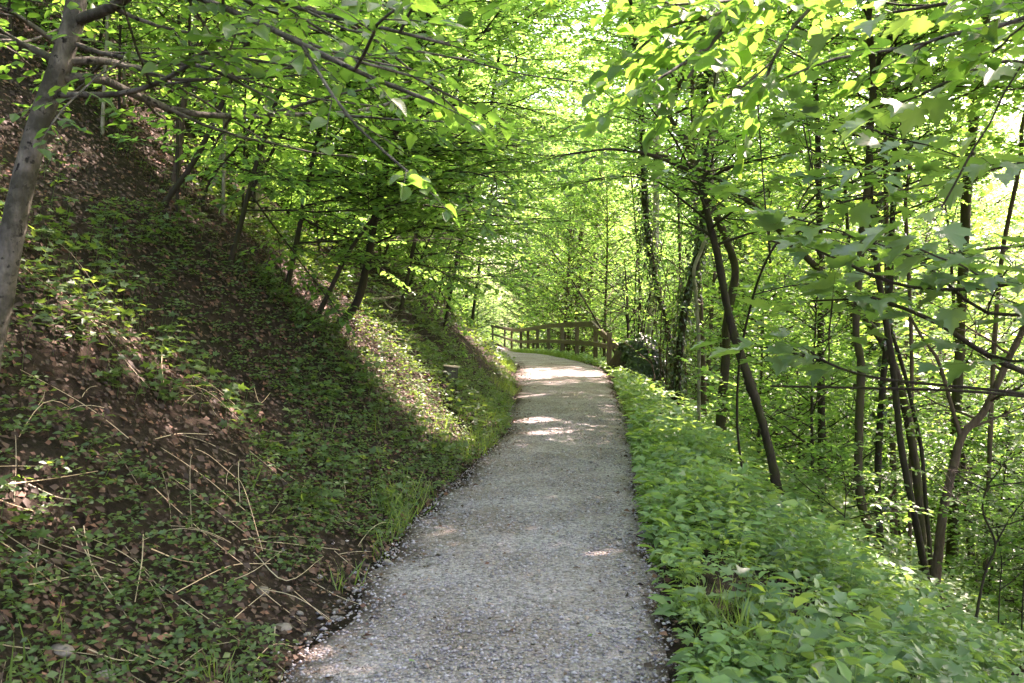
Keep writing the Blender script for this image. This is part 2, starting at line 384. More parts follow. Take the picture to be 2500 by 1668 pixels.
def foliate(wood, crown, pts, rng, r0, twig=.5, step=.16, leaf=.08, gap=.07, start=.15, tilt=.35, droop=.12, K=None, updir=None, draw=True):
    """Side twigs in a loose plane along a branch, and leaves along every twig."""
    seg = np.linalg.norm(np.diff(pts, axis=0), axis=1); L = seg.sum(); cum = np.concatenate([[0], np.cumsum(seg)])
    nt = max(3, int(L * (1 - start) / step))
    s = start * L + (np.arange(nt) + rng.random(nt) * .8) / nt * (1 - start) * L
    A = np.stack([np.interp(s, cum, pts[:, k]) for k in range(3)], 1)
    tang = nrm(np.stack([np.interp(s, (cum[:-1] + cum[1:]) / 2, np.diff(pts, axis=0)[:, k]) for k in range(3)], 1))
    up = np.array([0, 0, 1.]) if updir is None else np.asarray(updir, float)
    side = nrm(np.cross(tang, up)); side[np.arange(nt) % 2 == 0] *= -1
    d = nrm(tang * (.55 + .3 * rng.random((nt, 1))) + side * .9 + rng.normal(0, .28, (nt, 3)) * np.array([1, 1, .4]) + np.array([0, 0, .03]))
    ln = twig * (.45 + .75 * rng.random(nt)) * (1.05 - .55 * (s / L)); ln = np.maximum(ln, .12)
    A = np.concatenate([A, pts[-1:]]); d = np.concatenate([d, nrm(pts[-1:] - pts[-2:-1])]); ln = np.concatenate([ln, [twig * .45]])
    nt += 1
    dr = np.array([0, 0, -1.]) * (droop * ln)[:, None]
    M = A + d * ln[:, None] * .5 + dr * .25; C = A + d * ln[:, None] + dr
    if draw: wood.thin(A, M, C, r0)
    K = K or max(3, int(twig / gap))
    t = (np.arange(K)[None] + .6 + .5 * rng.random((nt, K))) / K
    p = A[:, None] + d[:, None] * (ln[:, None] * t)[..., None] + dr[:, None] * (t ** 2)[..., None]
    sd = nrm(np.cross(d, up))[:, None] * np.where(np.arange(K) % 2, 1., -1.)[None, :, None]
    ld = nrm(d[:, None] * .7 + sd * (.9 - .7 * t[..., None] ** 3) + rng.normal(0, .25, (nt, K, 3)) * np.array([1, 1, .7]) - np.array([0, 0, .14]))
    nn = nrm(up + rng.normal(0, tilt, (nt, K, 3)))
    sz = leaf * (.6 + .6 * rng.random((nt, K)))
    crown.add(p.reshape(-1, 3), ld.reshape(-1, 3), nn.reshape(-1, 3), sz.ravel())

# canopy gaps that let the sun through on to these points (photo pixel, radius in m)
GAPS = []
def gap(u, v, r): GAPS.append((G(u, v), r))
def carve(arr, base=None, mask=False):
    p, d, n, s = arr; w = p if base is None else p + np.asarray(base)
    keep = np.ones(len(p), bool)
    for g, r in GAPS:
        q = w - g; t = q @ SUN; dist = np.linalg.norm(q - t[:, None] * SUN, axis=1)
        keep &= ~((dist < r) & (t > 1.2))
    out = (p[keep], d[keep], n[keep], s[keep])
    return (out, keep) if mask else out

def generic_tree(rng, height, clear, crown_r, nl, trunk_r, leaf, tpl='rhomb', mat=LEAF_FAR, bmat=BARK_BROWN, lean=(0, 0), sub=6, twig=.7, step=.22, gap_=.1, rise=.5, shape='oval', carve_base=None, tilt=.4, droop=.12, fork=False, K=None, wob=.07, draw=True):
    """trunk, branches and crown meshes in local coordinates, base at the origin."""
    m = 12; t = np.linspace(0, 1, m)
    ph = rng.random(2) * 6
    tr = np.stack([lean[0] * height * t ** 1.4 + wob * np.sin(t * 7 + ph[0]) * height * .12 * t, lean[1] * height * t ** 1.4 + wob * np.sin(t * 6 + ph[1]) * height * .12 * t, t * height * .97], 1)
    tr[0, 2] = -.35
    rad = trunk_r * (1 - .85 * t) ** .8; rad[0] *= 1.35
    W = Wood(); W.tube(tr, rad, 9, rough=.04, rng=rng)
    Bw = Wood(); C = Crown()
    for i in range(nl):
        f = (i + rng.random() * .8) / nl
        h = clear + (height * .97 - clear) * f
        prof = {'oval': math.sin(math.pi * (.16 + .80 * f)), 'low': (1 - f) ** .6 * .9 + .12, 'flat': .55 + .45 * f, 'cone': 1.02 - f}[shape]
        ln = crown_r * prof * (.75 + .5 * rng.random())
        a = i * 2.399 + rng.normal(0, .4)
        p0 = np.array([np.interp(h, tr[:, 2], tr[:, k]) for k in range(3)])
        el = {'cone': -.15}.get(shape, .25 + .55 * f)
        d = np.array([math.cos(a), math.sin(a), el])
        rb = max(.012, np.interp(h, tr[:, 2], rad) * .5)
        pts = bent(p0, d, ln, rng, 6, rise * (.5 - f * .6))
        Bw.tube(pts, np.linspace(rb, rb * .3, len(pts)), 5)
        foliate(Bw, C, pts, rng, rb * .22 + .003, twig, step, leaf, gap_, .2, tilt, droop, K, draw=draw)
        for j in range(sub):
            q = .18 + .75 * (j + rng.random() * .7) / sub
            k = q * (len(pts) - 1); k0 = int(k); ps = pts[k0] * (1 - k + k0) + pts[min(k0 + 1, len(pts) - 1)] * (k - k0)
            dd = nrm(pts[min(k0 + 1, len(pts) - 1)] - pts[max(k0 - 1, 0)])
            sd = np.cross(dd, [0, 0, 1]) * (1 if j % 2 else -1)
            d2 = nrm(dd * .6 + sd * .85 + rng.normal(0, .2, 3) + np.array([0, 0, .12]))
            sp = bent(ps, d2, ln * (.62 - .35 * q) + .25, rng, 4, .05)
            if carve_base is not None and any(np.any((np.linalg.norm((w := sp + carve_base - g) - (w @ SUN)[:, None] * SUN, axis=1) < r * .9)) for g, r in GAPS): continue
            Bw.tube(sp, np.linspace(rb * .45, rb * .15, len(sp)), 3)
            foliate(Bw, C, sp, rng, rb * .16 + .003, twig * .85, step, leaf, gap_, .05, tilt, droop, K, draw=draw)
    arr = C.arrays()
    if carve_base is not None: arr = carve(arr, carve_base)
    V, T = leaves(tpl, *arr)
    return W.mesh('trunk', bmat), Bw.mesh('branches', bmat), mesh_from('crown', V, T, mat), len(arr[0])

def place(name, meshes, label, cat, loc, rot=0.0, sc=1.0, group=None, tiltv=(0, 0)):
    e = thing(name, label, cat, loc, group); e.rotation_euler = (tiltv[0], tiltv[1], rot); e.scale = (sc, sc, sc)
    for nm, me in zip(('trunk', 'branches', 'crown'), meshes):
        obj(nm, me, e)
    return e

def pix_line(pts, d=None):
    """Pixel polyline -> 3-D points; entries (u, v) use d, entries (u, v, d) their own distance."""
    return np.array([P(p[0], p[1], p[2] if len(p) > 2 else d) for p in pts])
def smooth_line(pts, n):
    """Catmull-Rom resample."""
    pts = np.asarray(pts, float)
    if len(pts) < 3: return np.array([pts[0] + (pts[-1] - pts[0]) * k for k in np.linspace(0, 1, n)])
    P4 = np.vstack([2 * pts[0] - pts[1], pts, 2 * pts[-1] - pts[-2]]); out = []
    for s in np.linspace(0, len(pts) - 1 - 1e-6, n):
        i = int(s); t = s - i; a, b, c, e = P4[i:i + 4]
        out.append(.5 * (2 * b + (c - a) * t + (2 * a - 5 * b + 4 * c - e) * t * t + (3 * b - a - 3 * c + e) * t ** 3))
    return np.array(out)
def grounded(pts):
    """Prepend a foot so that a trunk drawn in the air reaches into the soil."""
    p = pts[0]; g = float(H(p[0], p[1]))
    if p[2] > g - .05:
        d = pts[0] - pts[1]; d = d / max(abs(d[2]), .3); foot = p + d * 0.0
        k = p[2] - g + .15
        foot = np.array([p[0] + d[0] * k * .5, p[1] + d[1] * k * .5, 0]); foot[2] = float(H(foot[0], foot[1])) - .15
        pts = np.vstack([foot, pts])
    return pts

# ------------------------------------------------------------------ the setting: ground sheet, path
def build_ground():
    ys = np.concatenate([np.linspace(-60, -4, 24, endpoint=False), np.linspace(-4, 14, 120, endpoint=False), np.linspace(14, 45, 80, endpoint=False), np.linspace(45, 120, 60, endpoint=False), np.array([120, 140, 170, 220, 300, 420, 600])])
    ss = np.concatenate([np.array([-600, -400, -260, -160, -100, -70]), np.linspace(-50, -12, 30, endpoint=False), np.linspace(-12, 8, 140, endpoint=False), np.linspace(8, 50, 40), np.array([60, 80, 110, 160, 260, 400, 600])])
    Y, S = np.meshgrid(ys, ss, indexing='ij')
    X = S + xc(np.clip(Y, -40, 120))
    Z = H(X, Y)
    on = np.abs(X - xc(Y)) < hw(Y) + .05
    Z = np.where(on, Z - .03, Z)
    V = np.stack([X, Y, Z], -1).reshape(-1, 3); ny, nx = Y.shape
    i = (np.arange(ny - 1)[:, None] * nx + np.arange(nx - 1)[None]).ravel()
    q = np.stack([i, i + 1, i + nx + 1, i + nx], 1)
    o = obj('hillside_ground', mesh_from('hillside_ground', V, None, SOIL, True, q)); tag(o, 'brown wooded hillside soil falling from left to right', None, None, 'structure')
    # the path: a slightly crowned gravel bed with uneven edges
    ys = np.concatenate([np.linspace(-8, 14, 150, endpoint=False), np.linspace(14, 45, 90, endpoint=False), np.linspace(45, 110, 60)])
    k = 25; cs = np.linspace(-1, 1, k)
    Y = np.repeat(ys[:, None], k, 1)
    eL = (fbm(ys * 1.7, ys * 0 + 3) - .45) * .34; eR = (fbm(ys * 1.9, ys * 0 + 9) - .45) * .22
    X = xc(Y) + cs * hw(Y) + np.where(cs < 0, -cs, 0)[None] * eL[:, None] * -1 + np.where(cs > 0, cs, 0)[None] * eR[:, None]
    Z = zp(Y) + .012 + .02 * (1 - cs ** 2)[None] + (fbm(X * 3, Y * 3) - .45) * .02
    Z[:, 0] -= .05; Z[:, -1] -= .05
    V = np.stack([X, Y, Z], -1).reshape(-1, 3)
    i = (np.arange(len(ys) - 1)[:, None] * k + np.arange(k - 1)[None]).ravel()
    q = np.stack([i, i + 1, i + k + 1, i + k], 1)
    me = mesh_from('gravel_path', V, None, PATH_M, True, q)
    at = me.attributes.new('edge', 'FLOAT', 'POINT'); at.data.foreach_set('value', np.repeat(np.where(cs < 0, (cs + 1) * 1.0, (1 - cs) * 1.6)[None], len(ys), 0).ravel().astype(np.float32))
    o = obj('gravel_path', me); tag(o, 'grey gravel footpath curving away along the slope', None, None, 'structure')
build_ground()

ICO_V, ICO_T = None, None
def ico():
    import bmesh
    global ICO_V, ICO_T
    bm = bmesh.new(); bmesh.ops.create_icosphere(bm, subdivisions=1, radius=1)
    bm.verts.ensure_lookup_table(); ICO_V = np.array([v.co[:] for v in bm.verts]); ICO_T = np.array([[v.index for v in f.verts] for f in bm.faces]); bm.free()
ico()

def build_gravel():
    rng = np.random.default_rng(11)
    OV = np.array([(1, 0, 0), (-.9, .1, 0), (.1, 1, .1), (-.1, -1, 0), (0, .1, 1), (0, 0, -1)], float)
    OT = np.array([(0, 2, 4), (2, 1, 4), (1, 3, 4), (3, 0, 4), (2, 0, 5), (1, 2, 5), (3, 1, 5), (0, 3, 5)])
    N = 24500
    y = 2.6 + (rng.random(N) ** 1.9) * 12
    edge = rng.random(N) < .025
    c = rng.uniform(-1, 1, N); c = np.where(edge, -.98 - rng.exponential(.07, N) * np.where(y < 9, 1, .5), c)
    x = xc(y) + c * hw(y)
    z = np.where(c < -1, H(x, y), zp(y) + .012 + .02 * (1 - np.clip(c, -1, 1) ** 2))
    s = .0052 + .0078 * rng.random(N) ** 2 + (rng.random(N) < .03) * .006
    s = s * np.where(edge & (rng.random(N) < .12), 1.9, 1)
    sc = np.stack([s * (.8 + .6 * rng.random(N)), s * (.7 + .5 * rng.random(N)), s * (.45 + .35 * rng.random(N))], 1)
    a = rng.random(N) * 6.28; ca, sa = np.cos(a), np.sin(a)
    L = OV[None] * (1 + rng.normal(0, .14, (N, 6, 1))) * sc[:, None]
    W = np.stack([L[..., 0] * ca[:, None] - L[..., 1] * sa[:, None] + x[:, None], L[..., 0] * sa[:, None] + L[..., 1] * ca[:, None] + y[:, None], L[..., 2] + z[:, None] + s[:, None] * .25], -1)
    T = OT[None] + (np.arange(N) * 6)[:, None, None]
    o = obj('gravel', mesh_from('gravel', W.reshape(-1, 3), T.reshape(-1, 3), GRAVEL, False)); tag(o, 'loose grey gravel chips covering the footpath', 'gravel', None, 'stuff')
build_gravel()

# ------------------------------------------------------------------ ground layers: litter, herbs, grass
def scatter_bank(rng, N, umax, y0, y1, p=1.0):
    y = y0 + (y1 - y0) * rng.random(N) ** p; u = umax * rng.random(N)
    x = xc(y) - hw(y) - u
    return x, y, u
def build_litter():
    rng = np.random.default_rng(21)
    xs, ys = [], []
    for N, um, a, b, pw in ((48000, 5.8, 1.6, 13, 1.35), (20000, 14, 5, 40, 1.4)):
        x, y, u = scatter_bank(rng, N, um, a, b, pw); xs.append(x); ys.append(y)
    y = rng.uniform(2, 20, 5000); x = xc(y) + hw(y) + rng.uniform(0, 6, 5000); xs.append(x); ys.append(y)
    y = rng.uniform(2.5, 26, 1500) ; e = rng.random(1500); x = xc(y) + hw(y) * np.where(rng.random(1500) < .7, -1.05 + e ** 2 * .45, 1.02 - e ** 2 * .25); xs.append(x); ys.append(y)
    x = np.concatenate(xs); y = np.concatenate(ys); n = Hn(x, y); N = len(x)
    z = H(x, y) + .012 + .025 * rng.random(N)
    d = nrm(np.cross(n, rng.normal(0, 1, (N, 3)))); nn = nrm(n + rng.normal(0, .55, (N, 3)))
    V, T = leaves('flake', np.stack([x, y, z], 1), d, nn, .022 + .038 * rng.random(N) ** 1.5)
    o = obj('leaf_litter', mesh_from('leaf_litter', V, T, LITTER)); tag(o, 'brown dry leaf litter lying over the bank', 'leaf litter', None, 'stuff')
build_litter()
def build_debris():
    rng = np.random.default_rng(23); N = 4200
    y = 2.6 + rng.random(N) ** 1.4 * 22; e = rng.random(N); c = np.where(rng.random(N) < .5, rng.uniform(-1, 1, N), np.where(rng.random(N) < .7, -1.04 + e ** 2 * .4, 1.02 - e ** 2 * .25)); x = xc(y) + c * hw(y)
    d = nrm(rng.normal(0, 1, (N, 3)) * np.array([1, 1, .15])); nn = nrm(np.array([0, 0, 1.]) + rng.normal(0, .35, (N, 3)))
    V, T = leaves('rhomb', np.stack([x, y, zp(y) + .026 + .02 * (1 - np.clip(c, -1, 1) ** 2)], 1), d, nn, .010 + .024 * rng.random(N) ** 2)
    tag(obj('path_debris', mesh_from('path_debris', V, T, LITTER)), 'small brown leaf debris strewn over the gravel', 'debris', None, 'stuff')
build_debris()

def herb_plants(rng, x, y, hgt, leafs, tiers, tpl, mat, name, label, cat, per=3, tilt=.3, wood=True):
    """Upright herbs: a stem with whorls of leaves."""
    N = len(x); z = H(x, y); n = Hn(x, y)
    g = nrm(n * .5 + np.array([0, 0, 1.]) + rng.normal(0, .16, (N, 3)))
    A = np.stack([x, y, z], 1); top = A + g * hgt[:, None]
    pos, dr, no, sz = [], [], [], []
    for t in range(tiers):
        f = 1 - t * .30 / max(1, tiers - 1) * 2 if tiers > 1 else 1.
        f = np.clip(f, .25, 1)
        a0 = rng.random(N) * 6.28
        for k in range(per):
            a = a0 + k * 2 * math.pi / per + rng.normal(0, .25, N)
            dd = np.stack([np.cos(a), np.sin(a), rng.normal(.06, .22, N)], 1)
            s = leafs * (.7 + .55 * rng.random(N)) * (1 if t == 0 else .9)
            pos.append(A + g * (hgt * f)[:, None] + dd * (leafs * .25)); dr.append(dd)
            no.append(nrm(g + rng.normal(0, tilt, (N, 3)))); sz.append(s)
    V, T = leaves(tpl, np.concatenate(pos), np.concatenate(dr), np.concatenate(no), np.concatenate(sz))
    me = mesh_from(name, V, T, mat); o = obj(name, me); tag(o, label, cat, None, 'stuff')
    if wood:
        W = Wood(); W.thin(A, (A + top) / 2, top, np.full(N, .0022)); s_ = obj('stems', W.mesh('stems', mat), o)
    return o

def build_herbs():
    rng = np.random.default_rng(31)
    # the dense verge on the right of the path
    for N, sz, tpl, mat, per, tiers, hs, nm, lab in ((2100, .108, 'lance', LEAF_HERB, 3, 3, 1.0, 'verge_herbs', 'dense green verge herbs along the right path edge'), (1100, .10, 'maple4', LEAF_HERB_B, 4, 2, .85, 'lobed_verge_herbs', 'lobed-leaf herbs mixed into the right verge'), (560, .08, 'lance', LEAF_HERB_Y, 5, 3, 1.05, 'bright_verge_herbs', 'yellow-green herbs brightening the right verge')):
        y = 2.2 + rng.random(N) ** 1.35 * 9; v = .02 + rng.random(N) ** 1.15 * 2.7; x = xc(y) + hw(y) + v
        g = fbm(x * 1.1 + 4 + 9 * (per - 3), y * 1.1); keep = (g > .30 + .045 * v); x, y, v, g = x[keep], y[keep], v[keep], g[keep]
        h = (.06 + .26 * rng.random(len(x)) + 1.0 * np.clip(g - .42, 0, .3)) * np.clip(1.25 - .28 * v, .45, 1) * np.clip(.4 + v * 1.1, .35, 1) * hs
        herb_plants(rng, x, y, h, sz, tiers, tpl, mat, nm, lab, 'herbs', per, .42)
    N = 9000; y = 2.2 + rng.random(N) ** 1.2 * 12; v = .02 + rng.random(N) * 3.6; x = xc(y) + hw(y) + v; k = fbm(x * 1.3, y * 1.3 + 5) > .40 + .02 * v; x, y = x[k], y[k]; N = len(x)
    herb_plants(rng, x, y, .04 + .14 * rng.random(N), .050, 1, 'rhomb', LEAF_HERB, 'verge_undergrowth', 'low small-leaved undergrowth beneath the verge herbs', 'undergrowth', 4, wood=False)
    # farther verge and the slope below
    N = 9000; y = 8 + rng.random(N) ** 1.1 * 34; v = .05 + rng.random(N) ** 1.2 * 7; x = xc(y) + hw(y) + v
    herb_plants(rng, x, y, (.08 + .34 * rng.random(N)) * np.clip(.35 + v * .5, .3, 1), .125, 1, 'rhomb', LEAF_HERB, 'slope_herbs', 'leafy herbs covering the slope below the path', 'herbs', 4, wood=False)
    # green on the left bank: patches, thick near the toe
    N = 26000; x, y, u = scatter_bank(rng, N, 5.5, 1.6, 15, 1.25)
    g = fbm(x * .9, y * .9 + 8); edge = np.exp(-((u - .45) / .5) ** 2) * .22
    k = g + edge + .18 * smooth(6, 12, y) * (u < 3) > .515 + .035 * u - .06 * (y < 4.5); x, y = x[k], y[k]
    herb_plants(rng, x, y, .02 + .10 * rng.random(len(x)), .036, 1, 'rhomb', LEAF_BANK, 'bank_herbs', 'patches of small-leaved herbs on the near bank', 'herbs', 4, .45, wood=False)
    N = 1300; x, y, u = scatter_bank(rng, N, 2.9, 1.8, 9, 1.2)
    k = fbm(x * .8 + 2, y * .8 + 3) > .42; x, y = x[k], y[k]
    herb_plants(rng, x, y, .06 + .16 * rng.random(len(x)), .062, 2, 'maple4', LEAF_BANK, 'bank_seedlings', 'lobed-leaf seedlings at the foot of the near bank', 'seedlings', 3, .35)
    N = 5200; x, y, u = scatter_bank(rng, N, 6.5, 2.0, 17, 1.15)
    k = fbm(x * 1.5 + 3, y * 1.5 + 1) - .02 * u > .50; x, y = x[k], y[k]; g = np.clip(fbm(x * 1.5 + 3, y * 1.5 + 1) - .48, 0, .3)
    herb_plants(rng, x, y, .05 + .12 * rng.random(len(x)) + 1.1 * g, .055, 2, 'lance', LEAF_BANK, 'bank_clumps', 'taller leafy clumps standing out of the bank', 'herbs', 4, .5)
    N = 16000; x, y, u = scatter_bank(rng, N, 9, 10, 75, 1.3)
    k = fbm(x * .6 + 7, y * .6) + .16 * (y > 26) > .44; x, y = x[k], y[k]
    herb_plants(rng, x, y, .03 + .16 * rng.random(len(x)), .085, 1, 'rhomb', LEAF_BANK, 'far_bank_herbs', 'herbs and ivy on the bank towards the bend', 'herbs', 4, .45, wood=False)
build_herbs()

def build_grass():
    rng = np.random.default_rng(41)
    pts = []
    for N, side in ((2600, 1), (2200, -1)):
        y = 2.4 + rng.random(N) * 30
        v = rng.exponential(.22, N) + .0
        x = xc(y) + side * (hw(y) + v); pts.append((x, y))
    y = rng.uniform(26, 44, 4000); v = rng.uniform(-.15, 1.2, 4000); pts.append((xc(y) + hw(y) + v, y))
    y = rng.uniform(2.5, 9, 1200); pts.append((xc(y) + hw(y) + rng.uniform(.1, 2.4, 1200), y))
    x = np.concatenate([p[0] for p in pts]); y = np.concatenate([p[1] for p in pts])
    k = (fbm(x * 1.5, y * 1.5) > .47) | (y > 25); x, y = x[k], y[k]
    x = np.repeat(x, 4) + rng.normal(0, .025, len(x) * 4); y = np.repeat(y, 4) + rng.normal(0, .025, len(y) * 4); N = len(x)
    d = nrm(np.stack([rng.normal(0, .45, N), rng.normal(0, .45, N), np.ones(N)], 1)); n = nrm(rng.normal(0, 1, (N, 3)))
    V, T = leaves('blade', np.stack([x, y, H(x, y) - .01], 1), d, n, .08 + .16 * rng.random(N) + .10 * ((x - xc(y) > hw(y) + .15) & (y < 10)) * rng.random(N))
    o = obj('grass', mesh_from('grass', V, T, LEAF_GRASS)); tag(o, 'thin grass blades along the path edges', 'grass', None, 'stuff')
build_grass()

# ------------------------------------------------------------------ fence at the bend
def beam(name, a, b, w, h, parent, mat, base, jit=0.004):
    """A bevelled plank from a to b (world), w across and h tall."""
    import bmesh
    a = np.asarray(a, float); b = np.asarray(b, float); L = np.linalg.norm(b - a)
    bm = bmesh.new(); bmesh.ops.create_cube(bm, size=1.0)
    for v in bm.verts: v.co = Vector((v.co.x * L, v.co.y * w, v.co.z * h))
    bmesh.ops.subdivide_edges(bm, edges=[e for e in bm.edges if abs(e.verts[0].co.x - e.verts[1].co.x) > L * .5], cuts=3)
    for v in bm.verts: v.co += Vector((0, random.gauss(0, jit), random.gauss(0, jit)))
    bmesh.ops.bevel(bm, geom=bm.edges[:], offset=min(w, h) * .07, segments=1, affect='EDGES')
    me = bpy.data.meshes.new(name); bm.to_mesh(me); bm.free(); me.materials.append(mat)
    o = obj(name, me, parent)
    x = nrm(b - a); up = np.array([0, 0, 1.]) if abs(x[2]) < .9 else np.array([0, 1., 0])
    y = nrm(np.cross(up, x)); z = np.cross(x, y)
    M = Matrix([[*r] for r in np.stack([x, y, z], 1)]).to_4x4(); M.translation = Vector(((a + b) / 2 - base).tolist())
    o.matrix_basis = M
    return o
def build_fence():
    us = [1488, 1454, 1408, 1372, 1339, 1313, 1290, 1272, 1249, 1232, 1203]
    ds = [22.6, 24.9, 27.6, 30.5, 33.5, 36.5, 40, 44, 49, 54, 62]
    vt = [812, 786, 788, 790, 793, 797.5, 801.5, 804, 802, 799, 794]
    base = P(us[1], vt[1], ds[1]); base[2] = H(base[0], base[1])
    e = thing('timber_fence', 'brown timber post and rail fence along the bend of the path', 'fence', base)
    tops = [P(u, v, d) for u, v, d in zip(us, vt, ds)]
    for i, t in enumerate(tops):
        g = min(float(H(t[0], t[1])), t[2] - 1.0) - .25
        beam('post', (t[0], t[1], g), (t[0] + random.gauss(0, .012), t[1], t[2] + (.03 if i else 0)), .118, .118, e, FENCE_WOOD, base)
    # rails run on the path side of the posts
    def off(i, dz):
        t = tops[i]; a = tops[max(i - 1, 1)]; b = tops[min(i + 1, len(tops) - 1)]; d = nrm(b - a); s = np.array([-d[1], d[0], 0]); s = s if s[0] < 0 else -s
        return t + s * .10 + np.array([0, 0, dz])
    for i in range(1, len(tops) - 1):
        a, b = off(i, -.06), off(i + 1, -.06); k = (b - a) * .001
        beam('top_rail', a + k, b - k, .055, .15, e, FENCE_WOOD, base)
        a, b = off(i, -.60), off(i + 1, -.60)
        beam('lower_rail', a + k, b - k, .05, .118, e, FENCE_WOOD, base)
    s = P(1512, 852, 22.0)
    beam('sloping_end_rail', off(1, -.06) + np.array([-.012, -.03, .012]), s, .06, .16, e, FENCE_WOOD, base)
    beam('lower_rail', off(1, -.60) + np.array([0, -.01, 0]), P(1497, 848, 22.3), .05, .118, e, FENCE_WOOD, base)
build_fence()

def ivy_on(pts, rad, rng, n, size=.06, thick=.05):
    """Ivy leaves wrapped round a trunk polyline."""
    pts = np.asarray(pts); t = rng.random(n) * (len(pts) - 1.001); i = t.astype(int); f = (t - i)[:, None]
    c = pts[i] * (1 - f) + pts[i + 1] * f; tg = nrm(pts[i + 1] - pts[i]); r = np.interp(t, np.arange(len(pts)), rad)
    a = nrm(np.cross(tg, rng.normal(0, 1, (n, 3))))
    lump = .6 + .9 * vnoise(t * 1.7, np.arctan2(a[:, 0], a[:, 1]) + 7)
    p = c + a * (r + thick * rng.random(n) * lump * 2)[:, None]
    d = nrm(np.array([0, 0, -1.]) + rng.normal(0, .5, (n, 3)) + a * .3); nn = nrm(a + rng.normal(0, .35, (n, 3)) + np.array([0, 0, .35]))
    return p, d, nn, size * (.6 + .7 * rng.random(n))

def build_stump():
    rng = np.random.default_rng(5)
    b = B(1530, 21.6); e = thing('ivy_stump', 'dark tree stump smothered in ivy where the fence ends', 'stump', b)
    k = 14; hs = [-.3, 0, .12, .28, .45, .58, .62]; rs = [.72, .62, .46, .36, .31, .26, .14]
    ang = np.arange(k) * 2 * math.pi / k; V = []
    for h, r in zip(hs, rs):
        fl = 1 + .35 * np.maximum(0, np.cos(ang * 4 + .6)) * max(0, (.4 - h)) / .4
        V.append(np.stack([np.cos(ang) * r * fl * (1 + rng.normal(0, .03, k)), np.sin(ang) * r * fl, np.full(k, h) + rng.normal(0, .02, k)], 1))
    V = np.concatenate(V + [np.array([[0, 0, .62]])]); q = []
    for i in range(len(hs) - 1):
        for j in range(k): q.append((i * k + j, i * k + (j + 1) % k, (i + 1) * k + (j + 1) % k, (i + 1) * k + j))
    t = [((len(hs) - 1) * k + j, (len(hs) - 1) * k + (j + 1) % k, len(V) - 1) for j in range(k)]
    obj('stump_body', mesh_from('stump_body', V, t, BARK_DARK, True, q), e)
    n = 6400
    dirs = nrm(rng.normal(0, 1, (n, 3)) + np.array([.1, 0, .25])); dirs[:, 2] = np.abs(dirs[:, 2]); 
    rr = .86 + .2 * vnoise(dirs[:, 0] * 3 + 9, dirs[:, 1] * 3 + dirs[:, 2] * 3)
    p = dirs * np.array([.68, .60, .98]) * rr[:, None] + np.array([.33, .0, .0])
    keep = ~((p[:, 0] < -.16) & (p[:, 2] < .45)); p = p[keep]; dirs = dirs[keep]; n = len(p)
    V, T = leaves('ivy', p, nrm(np.array([0, 0, -1.]) + rng.normal(0, .5, (n, 3))), nrm(dirs + rng.normal(0, .3, (n, 3)) + np.array([0, 0, .3])), .075 * (.6 + .7 * rng.random(n)))
    obj('ivy', mesh_from('ivy', V, T, LEAF_IVY), e)
build_stump()

def build_slab():
    import bmesh
    g = G(1103, 945); e = thing('marker_slab', 'small mossy stone marker slab upright on the bank', 'marker', g)
    def box(name, sx, sy, sz, loc, mat, rz=.15, tilt=0):
        bm = bmesh.new(); bmesh.ops.create_cube(bm, size=1)
        for v in bm.verts: v.co = Vector((v.co.x * sx, v.co.y * sy, v.co.z * sz)) + Vector((random.gauss(0, .006), random.gauss(0, .006), random.gauss(0, .006)))
        bmesh.ops.bevel(bm, geom=bm.edges[:], offset=.008, segments=2, affect='EDGES')
        me = bpy.data.meshes.new(name); bm.to_mesh(me); bm.free(); me.materials.append(mat)
        o = obj(name, me, e, loc); o.rotation_euler = (0, tilt, rz)
    box('slab', .19, .07, .40, (-.02, 0, .05), SLAB, .15, .05)
    box('cap', .205, .085, .018, (-.01, 0, .258), DEADWOOD, .15, .08)
build_slab()

